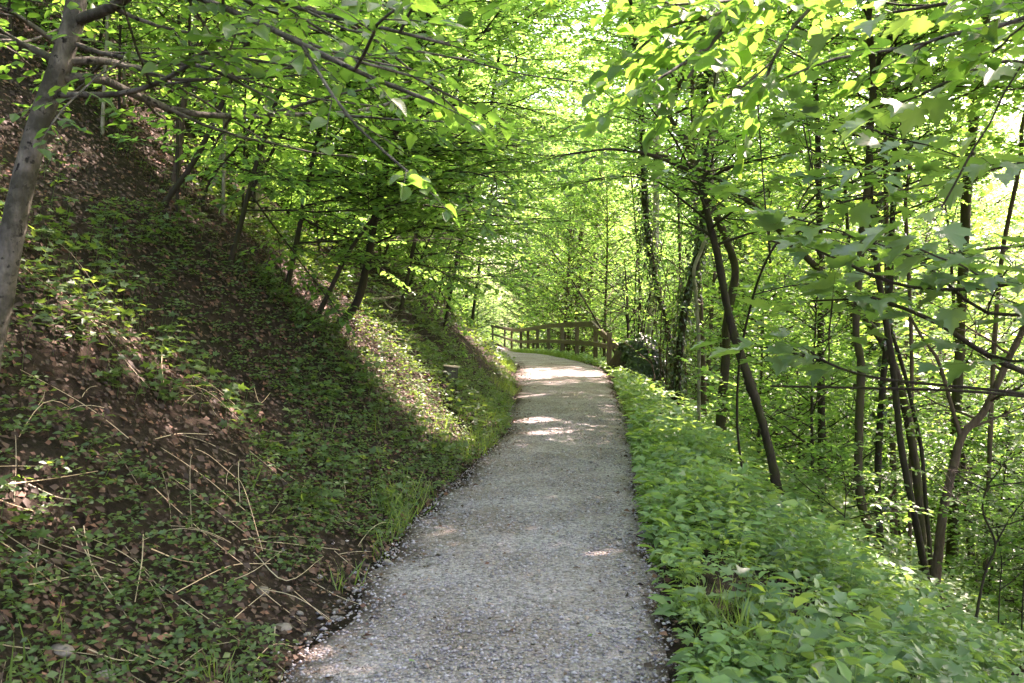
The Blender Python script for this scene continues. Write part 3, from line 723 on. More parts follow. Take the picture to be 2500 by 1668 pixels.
# ------------------------------------------------------------------ stones, stalks, fallen leaves and branches
def build_small():
    rng = np.random.default_rng(55)
    # pale stones along the toe of the bank
    spots = [(640, 1455, .05, 'round tan stone at the foot of the bank'), (700, 1440, .04, 'small tan stone beside the gravel edge'), (685, 1545, .06, 'tan oval stone lying at the gravel edge'),
             (150, 1600, .05, 'white stone among seedlings in the lower corner'), (252, 1655, .045, 'pinkish half-buried stone at the lower frame edge'), (62, 1365, .035, 'pale round pebble on the leaf litter'),
             (900, 1595, .05, 'smooth oval pebble in the gravel'), (946, 1374, .035, 'light pebble by the straw at the gravel edge'), (1022, 1400, .035, 'dark brown clod on the gravel'),
             (1340, 1196, .03, 'small black stone in the middle of the path'), (1130, 1415, .03, 'flat dark pebble left of the path centre'), (815, 1510, .022, 'round white pebble by the near path edge')]
    for k in range(26):
        y = rng.uniform(3.2, 8); x = xc(y) - hw(y) - rng.exponential(.10) + .08
        spots.append((None, (x, y), rng.uniform(.014, .03), 'small pale pebble scattered along the bank side gravel edge'))
    for u, v, s, lab in spots:
        p = G(u, v) if u is not None else np.array([v[0], v[1], float(H(v[0], v[1])) + .01])
        V = ICO_V * (1 + rng.normal(0, .07, (len(ICO_V), 1))) * np.array([s * 1.25, s * .95, s * .62])
        o = obj('pebble', mesh_from('pebble', V, ICO_T, PEBBLE if 'dark' not in lab and 'black' not in lab else BARK_DARK, True), None, (p + np.array([0, 0, s * .02])).tolist())
        o.rotation_euler = (rng.normal(0, .15), rng.normal(0, .15), rng.random() * 6)
        m = o.modifiers.new('smooth', 'SUBSURF'); m.levels = 1; m.render_levels = 1
        tag(o, lab, 'stone', 'pebbles along the path' if u is None else None)
    # pale dry stalks lying over the lower bank
    named = [((60, 1470), (210, 1440), (290, 1445)), ((180, 1320), (235, 1420), (310, 1530)), ((85, 1475), (88, 1420), (97, 1335)), ((205, 1320), (215, 1370), (235, 1460)), ((350, 1330), (347, 1400), (330, 1500)),
             ((215, 1610), (280, 1635), (330, 1650)), ((70, 1225), (150, 1245), (215, 1250)), ((20, 1210), (130, 1195), (240, 1180)), ((560, 1295), (650, 1285), (760, 1265)), ((590, 1335), (690, 1320), (755, 1325)),
             ((430, 1480), (560, 1400), (660, 1390)), ((620, 1370), (700, 1440), (790, 1380)), ((555, 1450), (620, 1420), (690, 1370)), ((400, 950), (395, 900), (398, 840)), ((620, 960), (635, 1000), (660, 970)),
             ((370, 1375), (440, 1390), (510, 1395)), ((630, 1340), (700, 1350), (830, 1360)), ((560, 1540), (600, 1500), (660, 1450)), ((672, 1560), (668, 1620), (700, 1660)), ((440, 1650), (500, 1600), (560, 1590)), ((845, 1230), (840, 1190), (838, 1150)), ((380, 1100), (440, 1075), (520, 1070))]
    lines = []
    for s in named:
        g = [G(u, v) for u, v in s]
        g = [p + np.array([0, 0, .02 + .03 * rng.random()]) for p in g]
        lines.append((smooth_line(g, 9), 'long pale dry stalk bent over the lower bank'))
    for k in range(110):
        y = rng.uniform(2.8, 6.5) if k < 92 else rng.uniform(9, 17); u = rng.uniform(.1, 2.2); x = xc(y) - hw(y) - u
        a = rng.uniform(0, 6.28); L = rng.uniform(.2, .55); n = 5
        g = []
        rise = rng.uniform(.0, .5) if rng.random() < .4 else .03
        for i in range(n):
            t = i / (n - 1); px = x + math.cos(a) * L * t + .05 * t * t * math.sin(a); py = y + math.sin(a) * L * t
            g.append((px, py, float(H(px, py)) + .015 + rise * L * math.sin(t * 2.4) * .8))
        lines.append((smooth_line(g, 7), 'thin straw-coloured dry stalk lying on the bank'))
    for pts, lab in lines:
        W = Wood(); W.tube(pts - pts[0], np.linspace(*((.0030, .0016) if 'long' in lab else (.0022, .0012)), len(pts)), 4)
        o = obj('dry_stalk', W.mesh('dry_stalk', STRAW), None, pts[0].tolist()); tag(o, lab, 'stalk', 'dry stalks on the bank')
    # fallen leaves on the path
    for u, v, s, lab, mat in [(1155, 1297, .07, 'pale green fallen leaf left of the path centre', LEAF_GRASS), (1375, 1280, .06, 'fresh green fallen leaf in mid path', LEAF_HERB), (1395, 1402, .08, 'crumpled olive fallen leaf on the near path', LITTER), (1402, 1404, .04, 'tiny yellow fallen leaf beside the crumpled leaf', STRAW),
                              (1015, 1638, .06, 'bright green fallen leaf on the near gravel', LEAF_HERB), (1110, 1590, .06, 'brown fallen leaf left on the near gravel', LITTER), (1330, 1585, .06, 'grey brown fallen leaf in the near path centre', LITTER), (1250, 1335, .05, 'orange fallen leaf in the path centre', LITTER), (1455, 1565, .05, 'yellow green fallen leaf right of the path centre', LEAF_GRASS), (1570, 1460, .05, 'tan fallen leaf near the green verge', LITTER)]:
        p = G(u, v) + np.array([0, 0, .022]); V, T = leaves('oval', [[0, 0, 0]], np.array([[math.cos(u), math.sin(u), .1]]), nrm(np.array([[.2, -.2, 1.]])), [s])
        tag(obj('fallen_leaf', mesh_from('fallen_leaf', V, T, mat), None, p.tolist()), lab, 'leaf')
    # dead branches on the bank
    dead = [('pale dead forked branch lying highest on the bank', [(905, 740), (960, 735), (1020, 722)], .022, [[(935, 738), (960, 770), (1060, 790)], [(960, 735), (1000, 748), (1050, 735)]]),
            ('bleached dead branch sprawling below the curved trunk', [(905, 800), (950, 806), (970, 838)], .014, [[(950, 806), (985, 800), (1075, 797)], [(930, 770), (945, 790), (950, 806)], [(970, 845), (1000, 846), (1020, 830)]]),
            ('fallen grey log along the path edge below the bank', [(1215, 918), (1240, 932), (1262, 946)], .045, [])]
    for lab, main, r, subs in dead:
        g = np.array([G(*p) for p in main]) + np.array([0, 0, .05]); base = g[0].copy()
        e = thing('dead_branch', lab, 'branch', base)
        W = Wood(); ln = smooth_line(g, 10); W.tube(ln - base, np.linspace(r, r * .5, 10), 7, rough=.06, rng=rng); obj('main_stem', W.mesh('main_stem', DEADWOOD), e)
        for s in subs:
            gs = np.array([G(*p) for p in s]) + np.array([0, 0, .08]); ls = smooth_line(gs, 9); W = Wood(); W.tube(ls - base, np.linspace(r * .6, r * .2, 9), 5); 
            for k in range(5):
                q = ls[2 + k]; a = nrm(rng.normal(0, 1, 3) + np.array([1, 0, .4])); W.tube(np.array([q, q + a * .15, q + a * .3 + np.array([0, 0, -.05])]) - base, [r * .25, r * .18, r * .08], 4)
            obj('side_twig', W.mesh('side_twig', DEADWOOD), e)
build_small()

# ------------------------------------------------------------------ sun gaps in the leaf canopy (used by the trees below)
for a in [(985, 930, .55), (935, 870, .55), (890, 800, .5), (1030, 985, .45), (1075, 1030, .3), (850, 740, .4), (760, 690, .4), (690, 560, .5), (620, 480, .5), (400, 340, .5), (330, 250, .5),
          (1300, 1032, .22), (1340, 1062, .20), (1270, 968, .3), (1340, 884, .2), (1290, 905, .2), (1460, 1368, .08), (740, 1615, .10), (2170, 1470, .35), (2080, 1420, .25), (1640, 1010, .4), (1720, 1110, .35), (1600, 1090, .2), (1800, 1190, .3), (1560, 950, .35), (1240, 790, 1.0), (60, 1240, .12), (150, 820, .1)]:
    gap(a[0], a[1], a[2] * 1.3)

for u_, v_, d_, r_ in [(1700, 90, 2.95, .55), (1850, 120, 3.2, .55), (1600, 60, 3.2, .4), (1980, 40, 3.1, .4)]: GAPS.append((P(u_, v_, d_), r_))

# ------------------------------------------------------------------ trees drawn after the photograph
LEAFOBJ = {}
def single_leaf(tpl, mat):
    k = (tpl, mat.name)
    if k not in LEAFOBJ:
        V, T = TPL[tpl]; LEAFOBJ[k] = mesh_from('leaf', V, T, mat, True)
    return LEAFOBJ[k]
def leaf_objects(arr, tpl, mat, parents, own, base, limit):
    """The largest-looking leaves as objects of their own; returns the rest."""
    p, d, n, s = arr
    if limit == 0: return arr
    rel = p - np.array([0, 0, EYE]); dep = rel @ FWD
    u = (rel @ RT) / np.maximum(dep, .1); v = (rel @ UP) / np.maximum(dep, .1)
    inv = (dep > .3) & (np.abs(u) < .58) & (np.abs(v) < .40)
    score = np.where(inv, s / np.maximum(dep, .3), -1)
    idx = np.argsort(-score)[:limit]; idx = idx[score[idx] > 0]
    mes = [single_leaf('%s_%d' % (tpl, k), mat) for k in range(4)] if tpl in ('oval', 'maple') else [single_leaf(tpl, mat)]
    y = nrm(d); z = nrm(n - np.sum(n * y, 1, keepdims=True) * y); x = np.cross(y, z)
    for i in idx:
        o = bpy.data.objects.new('leaf', mes[int(i) % len(mes)]); COL.objects.link(o); o.parent = parents[own[i]]
        M = Matrix([[*r] for r in (np.stack([x[i], y[i], z[i]], 1) * s[i])]).to_4x4(); M.translation = Vector((p[i] - base).tolist()); o.matrix_basis = M
    keep = np.ones(len(p), bool); keep[idx] = False
    return p[keep], d[keep], n[keep], s[keep]

def drawn_tree(name, label, cat, trunk, d, r0, r1, bmat, seed, forks=(), limbs=(), ext=0, auto=(0, .5, 2.0), leaf=dict(tpl='oval4', tplj='oval4', mat=LEAF_MID, size=.08, twig=.45, step=.16, gap=.075, tilt=.35), ivy=0, single=0, group=None, n=64, autodir=None, sides=11, subs=4, rough=.05, twigsize=None):
    rng = np.random.default_rng(seed)
    pts = pix_line(trunk, d); pts = grounded(pts)
    if ext:
        p = pts[-1]; dd = nrm(pts[-1] - pts[-2]) * .5 + np.array([0, 0, .8]); q = [p + nrm(dd + rng.normal(0, .08, 3)) * ext * k / 4 for k in range(1, 5)]; pts = np.vstack([pts, q])
    n = n if d > 13.5 or n < 50 else 120
    ln = smooth_line(pts, n); t = np.linspace(0, 1, n)
    rad = r0 + (r1 - r0) * t; hgt = np.concatenate([[0], np.cumsum(np.linalg.norm(np.diff(ln, axis=0), axis=1))]); rad = rad * (1 + .75 * np.exp(-hgt / (2.2 * r0 + .05)))
    base = ln[0].copy(); base[2] = float(H(base[0], base[1]))
    e = thing(name, label, cat, base, group)
    W = Wood(); W.tube(ln - base, rad, sides, rough=rough, rng=rng); obj('trunk', W.mesh('trunk', bmat), e)
    for fpts, fr0, fr1 in forks:
        fl = smooth_line(pix_line(fpts, d), 16); W = Wood(); W.tube(fl - base, np.linspace(fr0, fr1, 16), 7, rough=rough, rng=rng); obj('fork', W.mesh('fork', bmat), e)
    L = leaf; tw = twigsize or .003; parents = [e]; own = []; C = Crown()
    def fol(Bw, p, st=.15, k=1.0):
        foliate(Bw, C, p, rng, tw, L['twig'] * k, L['step'], L['size'], L['gap'], st, L['tilt'], L.get('droop', .12), L.get('K'), draw=d < 12.5)
        own.append(np.full(len(C.p[-1]), len(parents) - 1))
    def done(Bw):
        Bw.V = [v - base for v in Bw.V]; me = Bw.mesh('branch', bmat); parents[-1].data = me
    def begin():
        o = bpy.data.objects.new('branch', bpy.data.meshes.new('branch')); COL.objects.link(o); o.parent = e; parents.append(o); return Wood()
    for lp, lr, leafy in limbs:
        Bw = begin()
        b = smooth_line(pix_line(lp, d), 14); Bw.tube(b, np.linspace(lr, max(.005, lr * .35), 14), 7, rough=.05, rng=rng)
        if leafy:
            fol(Bw, b, leafy)
            for j in range(subs):
                i = int(3 + (len(b) - 5) * (j + rng.random()) / subs); i = min(max(i, int(leafy * 13)), len(b) - 2); dd = nrm(b[i + 1] - b[i]); sd = np.cross(dd, [0, 0, 1]) * (1 if j % 2 else -1)
                sp = bent(b[i], nrm(dd * .7 + sd * .8 + rng.normal(0, .25, 3)), (.5 + .7 * rng.random()) * L.get('sublen', 1), rng, 5, .02)
                Bw.tube(sp, np.linspace(lr * .4, .004, 6), 5); fol(Bw, sp, .1)
        done(Bw)
    na, f0, la = auto
    for i in range(na):
        Bw = begin()
        f = f0 + (1 - f0) * (i + rng.random() * .8) / na; k = f * (n - 1); k0 = min(int(k), n - 2); p0 = ln[k0] * (1 - k + k0) + ln[k0 + 1] * (k - k0)
        a = i * 2.4 + rng.normal(0, .4); dr = np.array([math.cos(a), math.sin(a), .35])
        if autodir is not None: dr = dr * .8 + np.asarray(autodir)
        ll = la * (.6 + .6 * rng.random()) * (1.15 - .4 * f)
        b = bent(p0, dr, ll, rng, 7, .1); rb = max(.008, rad[k0] * .45)
        Bw.tube(b, np.linspace(rb, .005, len(b)), 5); fol(Bw, b, .2)
        for j in range(subs):
            i2 = 2 + j % 4; dd = nrm(b[i2 + 1] - b[i2]); sd = np.cross(dd, [0, 0, 1]) * (1 if j % 2 else -1)
            sp = bent(b[i2], nrm(dd * .6 + sd * .8 + rng.normal(0, .25, 3) + np.array([0, 0, .1])), ll * .45, rng, 4, .05); Bw.tube(sp, np.linspace(rb * .4, .004, 5), 4); fol(Bw, sp, .05)
        done(Bw)
    if C.p:
        own = np.concatenate(own); arr, keep = carve(C.arrays(), mask=True); own = own[keep]
        arr = leaf_objects(arr, L['tpl'], L.get('matobj', L['mat']), parents, own, base, single)
        V, T = leaves(L['tplj'], arr[0] - base, arr[1], arr[2], arr[3])
        cr = obj('crown', mesh_from('crown', V, T, L['mat']), e)
        if single: cr['kind'] = 'stuff'
    if ivy:
        p, dd, nn, ss = ivy_on(ln, rad, rng, ivy, .07, .06 if ivy < 3000 else .10); V, T = leaves('ivy' if d < 15 else 'rhomb', p - base, dd, nn, ss * (1 if d < 15 else 1.25)); obj('ivy', mesh_from('ivy', V, T, LEAF_IVY), e)
    return e

BEECH = dict(tpl='oval', tplj='oval4', mat=LEAF_BEECH_J, matobj=LEAF_BEECH, size=.075, twig=.42, step=.15, gap=.06, tilt=.4)
BEECH_LOOSE = dict(BEECH, step=.2, gap=.055, size=.064)
MID = dict(tpl='oval4', tplj='oval4', mat=LEAF_MID, size=.085, twig=.5, step=.17, gap=.08, tilt=.34)
MAPLE = dict(tpl='maple', tplj='maple4', mat=LEAF_MAPLE_J, matobj=LEAF_MAPLE, size=.112, twig=.36, step=.12, gap=.11, tilt=.20, droop=.2, sublen=.7)
HIGH = dict(tpl='rhomb', tplj='rhomb', mat=LEAF_MID, size=.12, twig=.7, step=.24, gap=.10, tilt=.4)

# left: mottled leaning hornbeam with long level branches reaching over the bank
drawn_tree('hornbeam_tree', 'mottled grey leaning trunk at the left frame edge with level branches', 'tree',
    [(-40, 900), (0, 740), (22, 620), (55, 450), (98, 300), (140, 180), (178, 60), (188, -30), (196, -200), (220, -420)], 4.5, .060, .042, BARK_GREY, 101,
    limbs=[([(140, 232), (300, 228, 4.3), (420, 185, 4.1), (520, 110, 3.9), (600, 30, 3.8)], .016, .45),
           ([(150, 190), (250, 195, 4.6), (330, 232, 4.8), (450, 275, 5.0), (600, 285, 5.3), (720, 280, 5.6), (880, 272, 5.9), (1000, 235, 6.2)], .026, .3),
           ([(165, 148), (260, 150, 4.6), (340, 166, 4.8), (480, 160, 5.0), (700, 155, 5.3)], .022, .3),
           ([(178, 105), (250, 130, 4.4), (370, 150, 4.2), (500, 165, 4.1), (640, 230, 4.0)], .013, .3),
           ([(190, 50), (280, 15, 4.3), (360, -40, 4.1), (500, -60, 3.8), (700, -40, 3.4)], .03, .2),
           ([(160, 120), (60, 50, 4.4), (0, 15, 4.3), (-60, -10, 4.2)], .014, .3),
           ([(140, 150), (60, 110, 4.7), (0, 88, 4.9), (-60, 70, 5)], .022, .3),
           ([(196, -100), (330, -60, 4.0), (500, 0, 3.7), (640, 60, 3.4), (780, 130, 3.2), (920, 195, 3.1), (1060, 250, 3.0)], .017, .35),
           ([(196, -160), (450, -90, 4.0), (700, 10, 3.8), (900, 60, 3.7), (1100, 110, 3.6)], .016, .3),
           ([(196, -180), (430, -120, 5.0), (760, 20, 6.0), (1000, 120, 6.6), (1250, 160, 7.0)], .018, .3)],
    auto=(16, .62, 2.2), leaf=dict(BEECH_LOOSE, step=.15), single=300, subs=6, ext=2.5)

# left middle: trunk curving up out of the bank
gC = G(815, 805); dC = gC[1]
drawn_tree('curved_tree', 'slender trunk curving up from the bank with sunlit upper stem', 'tree',
    [(815, 805), (868, 745), (895, 650), (913, 545), (938, 430), (962, 320), (1000, 190), (1040, 60)], dC, .046, .026, BARK_DARK, 102, ext=3.5,
    limbs=[([(913, 540), (960, 505), (1010, 480), (1100, 470, dC - 1), (1200, 500, dC - 1.6)], .02, .25),
           ([(905, 600), (1000, 560), (1080, 560, dC - .8), (1180, 590, dC - 1.2)], .013, .2),
           ([(900, 640), (960, 640), (1040, 650, dC - .6), (1130, 690, dC - .9)], .012, .2),
           ([(930, 470), (1020, 430), (1130, 420, dC - 1), (1260, 450, dC - 1.5)], .016, .2),
           ([(945, 400), (1040, 360), (1160, 350, dC - .8), (1300, 380, dC - 1)], .016, .2),
           ([(930, 470), (850, 440), (760, 440), (680, 470)], .014, .2),
           ([(960, 330), (1060, 270), (1200, 250), (1340, 280)], .016, .2),
           ([(960, 330), (860, 290), (760, 300)], .014, .2)],
    auto=(20, .36, 2.0), autodir=(.6, -.2, -.3), leaf=dict(MID, size=.08, twig=.5, step=.13, gap=.06), subs=6)
drawn_tree('slanting_tree', 'thin dark stem slanting right beside the curved trunk', 'tree',
    [(760, 805), (800, 720), (850, 620), (905, 540), (960, 490), (1010, 470)], dC - .6, .026, .012, BARK_DARK, 103, auto=(5, .5, .9), leaf=MID, subs=2, sides=6)

# left: stems standing on the slope behind the hornbeam
for k, (tr, dd, r, m, lab) in enumerate([
    ([(425, 450), (436, 380), (445, 280), (460, 180), (478, 60), (490, -60)], 9.5, .040, BARK_BROWN, 'upright brown stem on the slope beneath the level branches'),
    ([(400, 500), (470, 400), (530, 280), (570, 180), (620, 70), (660, -40)], 8.8, .030, BARK_DARK, 'dark stem slanting up to the right on the slope'),
    ([(625, 470), (640, 380), (650, 290), (665, 180), (690, 40)], 12, .055, BARK_PALE, 'pale straight stem in the thicket on the slope'),
    ([(510, 490), (540, 380), (560, 270), (580, 180), (600, 60)], 11, .022, BARK_PALE, 'thin whitish stem in the slope thicket'),
    ([(470, 560), (520, 430), (600, 330), (640, 220)], 10, .018, BARK_DARK, 'thin dark slanting stem low in the slope thicket'),
    ([(560, 640), (600, 500), (660, 380), (720, 260), (770, 120)], 10.5, .020, BARK_DARK, 'thin dark stem leaning towards the path'),
    ([(690, 640), (700, 540), (730, 420), (745, 300)], 13, .035, BARK_DARK, 'dark stem rising beside the ivy thicket'),
    ([(620, 560), (640, 460), (650, 380), (655, 250)], 13.5, .020, BARK_PALE, 'thin pale stem beside the pale straight stem'),
    ([(780, 540), (790, 450), (800, 330), (815, 200)], 16, .06, BARK_BROWN, 'brown trunk in the thicket behind the curved tree'),
    ([(845, 560), (850, 470), (858, 350), (870, 200)], 17, .045, BARK_BROWN, 'narrow brown trunk left of the sunlit upper stem'),
    ([(300, 330), (330, 220), (345, 120), (350, 10)], 13, .022, BARK_PALE, 'thin pale stem high on the left slope'),
    ([(230, 300), (250, 200), (262, 100), (270, -10)], 12, .018, BARK_PALE, 'thin pale stem just behind the leaning trunk')]):
    drawn_tree('slope_tree', lab, 'tree', tr, dd, r, r * .5, m, 200 + k, ext=1.5, auto=(9, .35, 1.3), leaf=dict(MID, step=.18), subs=2, sides=7, group='stems on the left slope')

# left: leafy young trees on the bank whose sprays hang out towards the path
BANKY = dict(MID, size=.076, twig=.48, step=.13, gap=.06, tilt=.3)
for k, (tr, r, na, la, lab) in enumerate([
    ([(700, 705), (722, 600), (745, 480), (770, 360), (800, 240), (830, 120)], .030, 16, 1.7, 'leafy young tree on the bank left of the curved trunk'),
    ([(975, 775), (1000, 650), (1025, 530), (1060, 400), (1100, 270), (1130, 140)], .032, 18, 1.8, 'leafy young tree on the bank right of the curved trunk'),
    ([(1085, 800), (1105, 690), (1130, 560), (1160, 430), (1190, 300), (1215, 160)], .038, 18, 2.2, 'leafy young tree on the bank above the marker stone'),
    ([(560, 650), (590, 540), (620, 420), (660, 290), (700, 170), (730, 60)], .026, 14, 1.5, 'leafy young tree in front of the slope thicket'),
    ([(1150, 800), (1165, 690), (1180, 570), (1205, 440), (1235, 300), (1260, 160)], .045, 18, 2.4, 'leafy young tree at the top of the bank near the bend'),
    ([(850, 600), (870, 480), (900, 360), (930, 240), (960, 110)], .034, 16, 2.0, 'leafy young tree high on the bank behind the curved trunk'),
    ([(620, 420), (650, 320), (690, 200), (720, 80)], .034, 16, 2.0, 'leafy young tree high on the slope among the thin stems'),
    ([(1040, 640), (1060, 520), (1085, 400), (1120, 260), (1150, 120)], .04, 18, 2.4, 'leafy tall sapling on the upper bank before the bend')]):
    g_ = G(*tr[0])
    drawn_tree('bank_tree', lab, 'tree', tr, g_[1], r, r * .45, BARK_DARK, 600 + k, ext=2.0, auto=(na + 4, .2, la * 1.1), leaf=BANKY if g_[1] < 15 else dict(BANKY, size=.095, step=.17, gap=.08), subs=5, sides=7, autodir=(.8, -.3, -.42), group='leafy trees on the bank', n=30)

# right: the dark leaning tree in the middle distance
g1 = G(1915, 1277); d1 = g1[1]
drawn_tree('leaning_tree', 'dark rough thin tree leaning left over the right verge', 'tree',
    [(1915, 1280), (1885, 1130), (1852, 1000), (1812, 880), (1782, 780), (1757, 650), (1732, 540), (1712, 450)], d1, .060, .036, BARK_DARK, 104,
    forks=[([(1712, 452), (1690, 420, d1), (1620, 390, d1 - .3), (1560, 372, d1 - .5), (1480, 365, d1 - .8), (1380, 378, d1 - 1.1)], .030, .008),
           ([(1712, 452), (1700, 400, d1), (1745, 360, d1), (1830, 320, d1 - .3), (1900, 290, d1 - .5)], .022, .008),
           ([(1714, 452), (1760, 420, d1 - .2), (1830, 395, d1 - .5), (1950, 370, d1 - 1)], .020, .007),
           ([(1712, 452), (1725, 380), (1735, 280), (1750, 150), (1765, 0)], .016, .006),
           ([(1735, 545), (1680, 500, d1), (1600, 440, d1 - .5), (1520, 420, d1 - .9)], .016, .006)],
    limbs=[([(1560, 372, d1 - .5), (1480, 365, d1 - .8), (1380, 378, d1 - 1.1), (1300, 400, d1 - 1.4)], .010, .1), ([(1690, 420), (1640, 330, d1 - .3), (1580, 250, d1 - .6), (1540, 150, d1 - .8)], .012, .2),
           ([(1745, 360), (1830, 320, d1 - .3), (1900, 290, d1 - .5), (2000, 270, d1 - .8)], .010, .2), ([(1735, 280), (1750, 150), (1765, 0), (1780, -120)], .012, .2), ([(1600, 440, d1 - .5), (1520, 430, d1 - .9), (1430, 440, d1 - 1.2)], .008, .2)],
    auto=(8, .8, 1.5), leaf=dict(MID, step=.2), subs=4, rough=.15)

RIGHT = [
 ('dark_tree', 'dark mossy trunk curving at its foot, first of the right-hand clump', [(2160, 1400), (2120, 1290), (2097, 1180), (2098, 1020), (2103, 900), (2090, 800), (2100, 640), (2120, 420)], 11.6, .075, .045, BARK_MOSSY, 5, 0),
 ('dark_tree', 'ivy-flecked dark trunk second in the right-hand clump', [(2148, 1290), (2143, 1180), (2148, 1050), (2158, 900), (2170, 760), (2180, 520)], 12.4, .06, .04, BARK_DARK, 5, 500),
 ('dark_tree', 'dark trunk leaning left, third in the right-hand clump', [(2262, 1420), (2235, 1270), (2205, 1120), (2190, 1000), (2178, 880), (2155, 740), (2130, 560)], 11.8, .06, .035, BARK_DARK, 5, 0),
 ('slim_tree', 'slim grey trunk between the dark trunks of the right-hand clump', [(2222, 1250), (2224, 1100), (2226, 960), (2225, 820), (2215, 600)], 14, .04, .03, BARK_BROWN, 4, 0),
 ('slim_tree', 'slim crooked trunk just right of the dark clump', [(2275, 1400), (2262, 1250), (2250, 1100), (2225, 980), (2205, 900), (2150, 720)], 12.6, .04, .025, BARK_DARK, 4, 0),
 ('straight_tree', 'straight grey-green trunk rising through the bright leaves at right', [(2335, 1010), (2342, 850), (2352, 650), (2362, 450), (2378, 280), (2395, 100)], 17, .12, .09, BARK_MOSSY, 10, 0),
 ('mossy_tree', 'mossy brown trunk behind the leaning tree', [(1762, 1010), (1770, 900), (1776, 780), (1795, 660), (1770, 580), (1735, 500), (1700, 440)], 15.2, .10, .06, BARK_MOSSY, 7, 0),
 ('crooked_pale_tree', 'pale slender crooked stem left of the leaning tree', [(1706, 970), (1706, 860), (1700, 730), (1694, 660), (1716, 600), (1735, 520), (1740, 400)], 16, .045, .03, BARK_PALE, 6, 0),
 ('ivy_clad_tree', 'ivy-wrapped trunk leaning right behind the pale stem', [(1652, 950), (1660, 850), (1675, 740), (1700, 640), (1716, 560), (1722, 430), (1720, 250)], 19, .11, .08, BARK_DARK, 8, 3600),
 ('ivy_clad_tree', 'ivy-wrapped trunk leaning left above the stump', [(1645, 920), (1628, 800), (1602, 690), (1586, 600), (1576, 520), (1570, 380), (1560, 200)], 21, .10, .07, BARK_DARK, 8, 3200),
 ('pale_tree', 'pale bare trunk standing between the ivy trunks', [(1584, 850), (1592, 750), (1600, 620), (1602, 420), (1600, 200)], 27, .13, .09, BARK_PALE, 9, 0),
 ('brown_tree', 'brown trunk in the wood beyond the fence', [(1408, 790), (1412, 700), (1418, 600), (1424, 450)], 44, .16, .12, BARK_BROWN, 10, 0),
 ('brown_tree', 'leaning brown trunk right of its twin beyond the fence', [(1428, 790), (1440, 690), (1452, 600), (1462, 480)], 43, .13, .10, BARK_BROWN, 9, 0),
 ('big_ivy_clad_tree', 'tall dark ivy trunk deep in the bright leaves at upper right', [(2120, 900), (2140, 700), (2148, 400), (2165, 150), (2190, -50)], 25, .26, .18, BARK_DARK, 10, 5200),
 ('thin_tree', 'thin grey trunk at the right edge behind the forked tree', [(2420, 1000), (2430, 800), (2450, 600), (2490, 400)], 15, .05, .035, BARK_BROWN, 6, 0),
]
for k, (nm, lab, tr, dd, r0, r1, m, na, ivy) in enumerate(RIGHT):
    drawn_tree(nm, lab, 'tree', tr, dd, r0 * .8, r1 * .8, m, 300 + k, ext=2.5 if dd < 20 else 5, auto=(na + 4, .62, 1.8 if dd < 15 else 2.4), leaf=dict(MID if dd < 16 else HIGH, size=.085 if dd < 16 else .11), ivy=ivy, subs=4, rough=.11)
drawn_tree('arching_tree', 'mossy trunk arching up left across the bright leaves', 'tree',
    [(2240, 1180), (2200, 950), (2150, 830), (2080, 745), (1985, 645), (1900, 560), (1800, 470), (1700, 410), (1600, 375)], 13.2, .066, .030, BARK_MOSSY, 350, auto=(12, .55, 1.7), leaf=dict(MID, step=.2), subs=3, rough=.09)
drawn_tree('forked_tree', 'brown forked tree leaning right at the right frame edge', 'tree',
    [(2275, 1470), (2288, 1380), (2302, 1250), (2330, 1130), (2352, 1060), (2405, 1000), (2460, 880), (2510, 780), (2560, 640)], 11.3, .066, .034, BARK_BROWN, 351,
    forks=[([(2345, 1065), (2320, 980), (2290, 880), (2255, 830), (2215, 760)], .03, .015)], auto=(8, .55, 1.6), leaf=MID, subs=3, rough=.07)
drawn_tree('crooked_sapling', 'thin crooked dark sapling at the lower right', 'tree',
    [(2385, 1500), (2405, 1400), (2430, 1330), (2400, 1250), (2410, 1190), (2440, 1150)], 9.6, .018, .008, BARK_DARK, 352, forks=[([(2430, 1330), (2470, 1260), (2520, 1200)], .010, .005)], auto=(8, .55, .7), leaf=dict(MID, size=.08), subs=2, sides=6)
for k, (u, v) in enumerate([(2060, 1290), (2440, 1460), (2500, 1400)]):
    drawn_tree('leafy_sapling', ['low leafy sapling left of the dark trunk clump', 'low leafy sapling by the crooked sapling', 'low leafy sapling at the right frame edge'][k], 'sapling',
        [(u, v), (u + 5, v - 90), (u - 8, v - 180)], 10.2 + .3 * k, .010, .005, BARK_DARK, 360 + k, auto=(8, .35, .6), leaf=dict(MID, size=.08), subs=3, sides=5)

# shrub of many thin stems beyond the fence end
def stem_shrub(name, label, base, rng, stems, h, spread, r, leaf, tpl, mat, bmat, group=None, dens=1.0, cat='shrub'):
    e = thing(name, label, cat, base, group); C = Crown(); Bw = Wood()
    for i in range(stems):
        a = i * 2.4 + rng.normal(0, .3); o = spread * (.35 + .65 * rng.random())
        p = bent((rng.normal(0, .08), rng.normal(0, .08), -.15), (math.cos(a) * o, math.sin(a) * o, 1.), h * (.7 + .4 * rng.random()), rng, 8, -.05, .1)
        W = Wood(); W.tube(p, np.linspace(r, r * .3, 9), 6); obj('stem', W.mesh('stem', bmat), e)
        foliate(Bw, C, p, rng, .003, .6, .22 / dens, leaf, .09, .35, .45)
        for j in range(5):
            k = 3 + j; d = nrm(p[min(k + 1, 8)] - p[k - 1]); s = nrm(d * .5 + rng.normal(0, .6, 3)); q = bent(p[k], s, h * .28, rng, 4, .1)
            Bw.tube(q, np.linspace(r * .4, .004, 5), 4); foliate(Bw, C, q, rng, .003, .5, .18 / dens, leaf, .08, .1, .45)
    V, T = leaves(tpl, *C.arrays()); obj('crown', mesh_from('crown', V, T, mat), e); obj('branches', Bw.mesh('branches', bmat), e)
    return e
rng = np.random.default_rng(77)
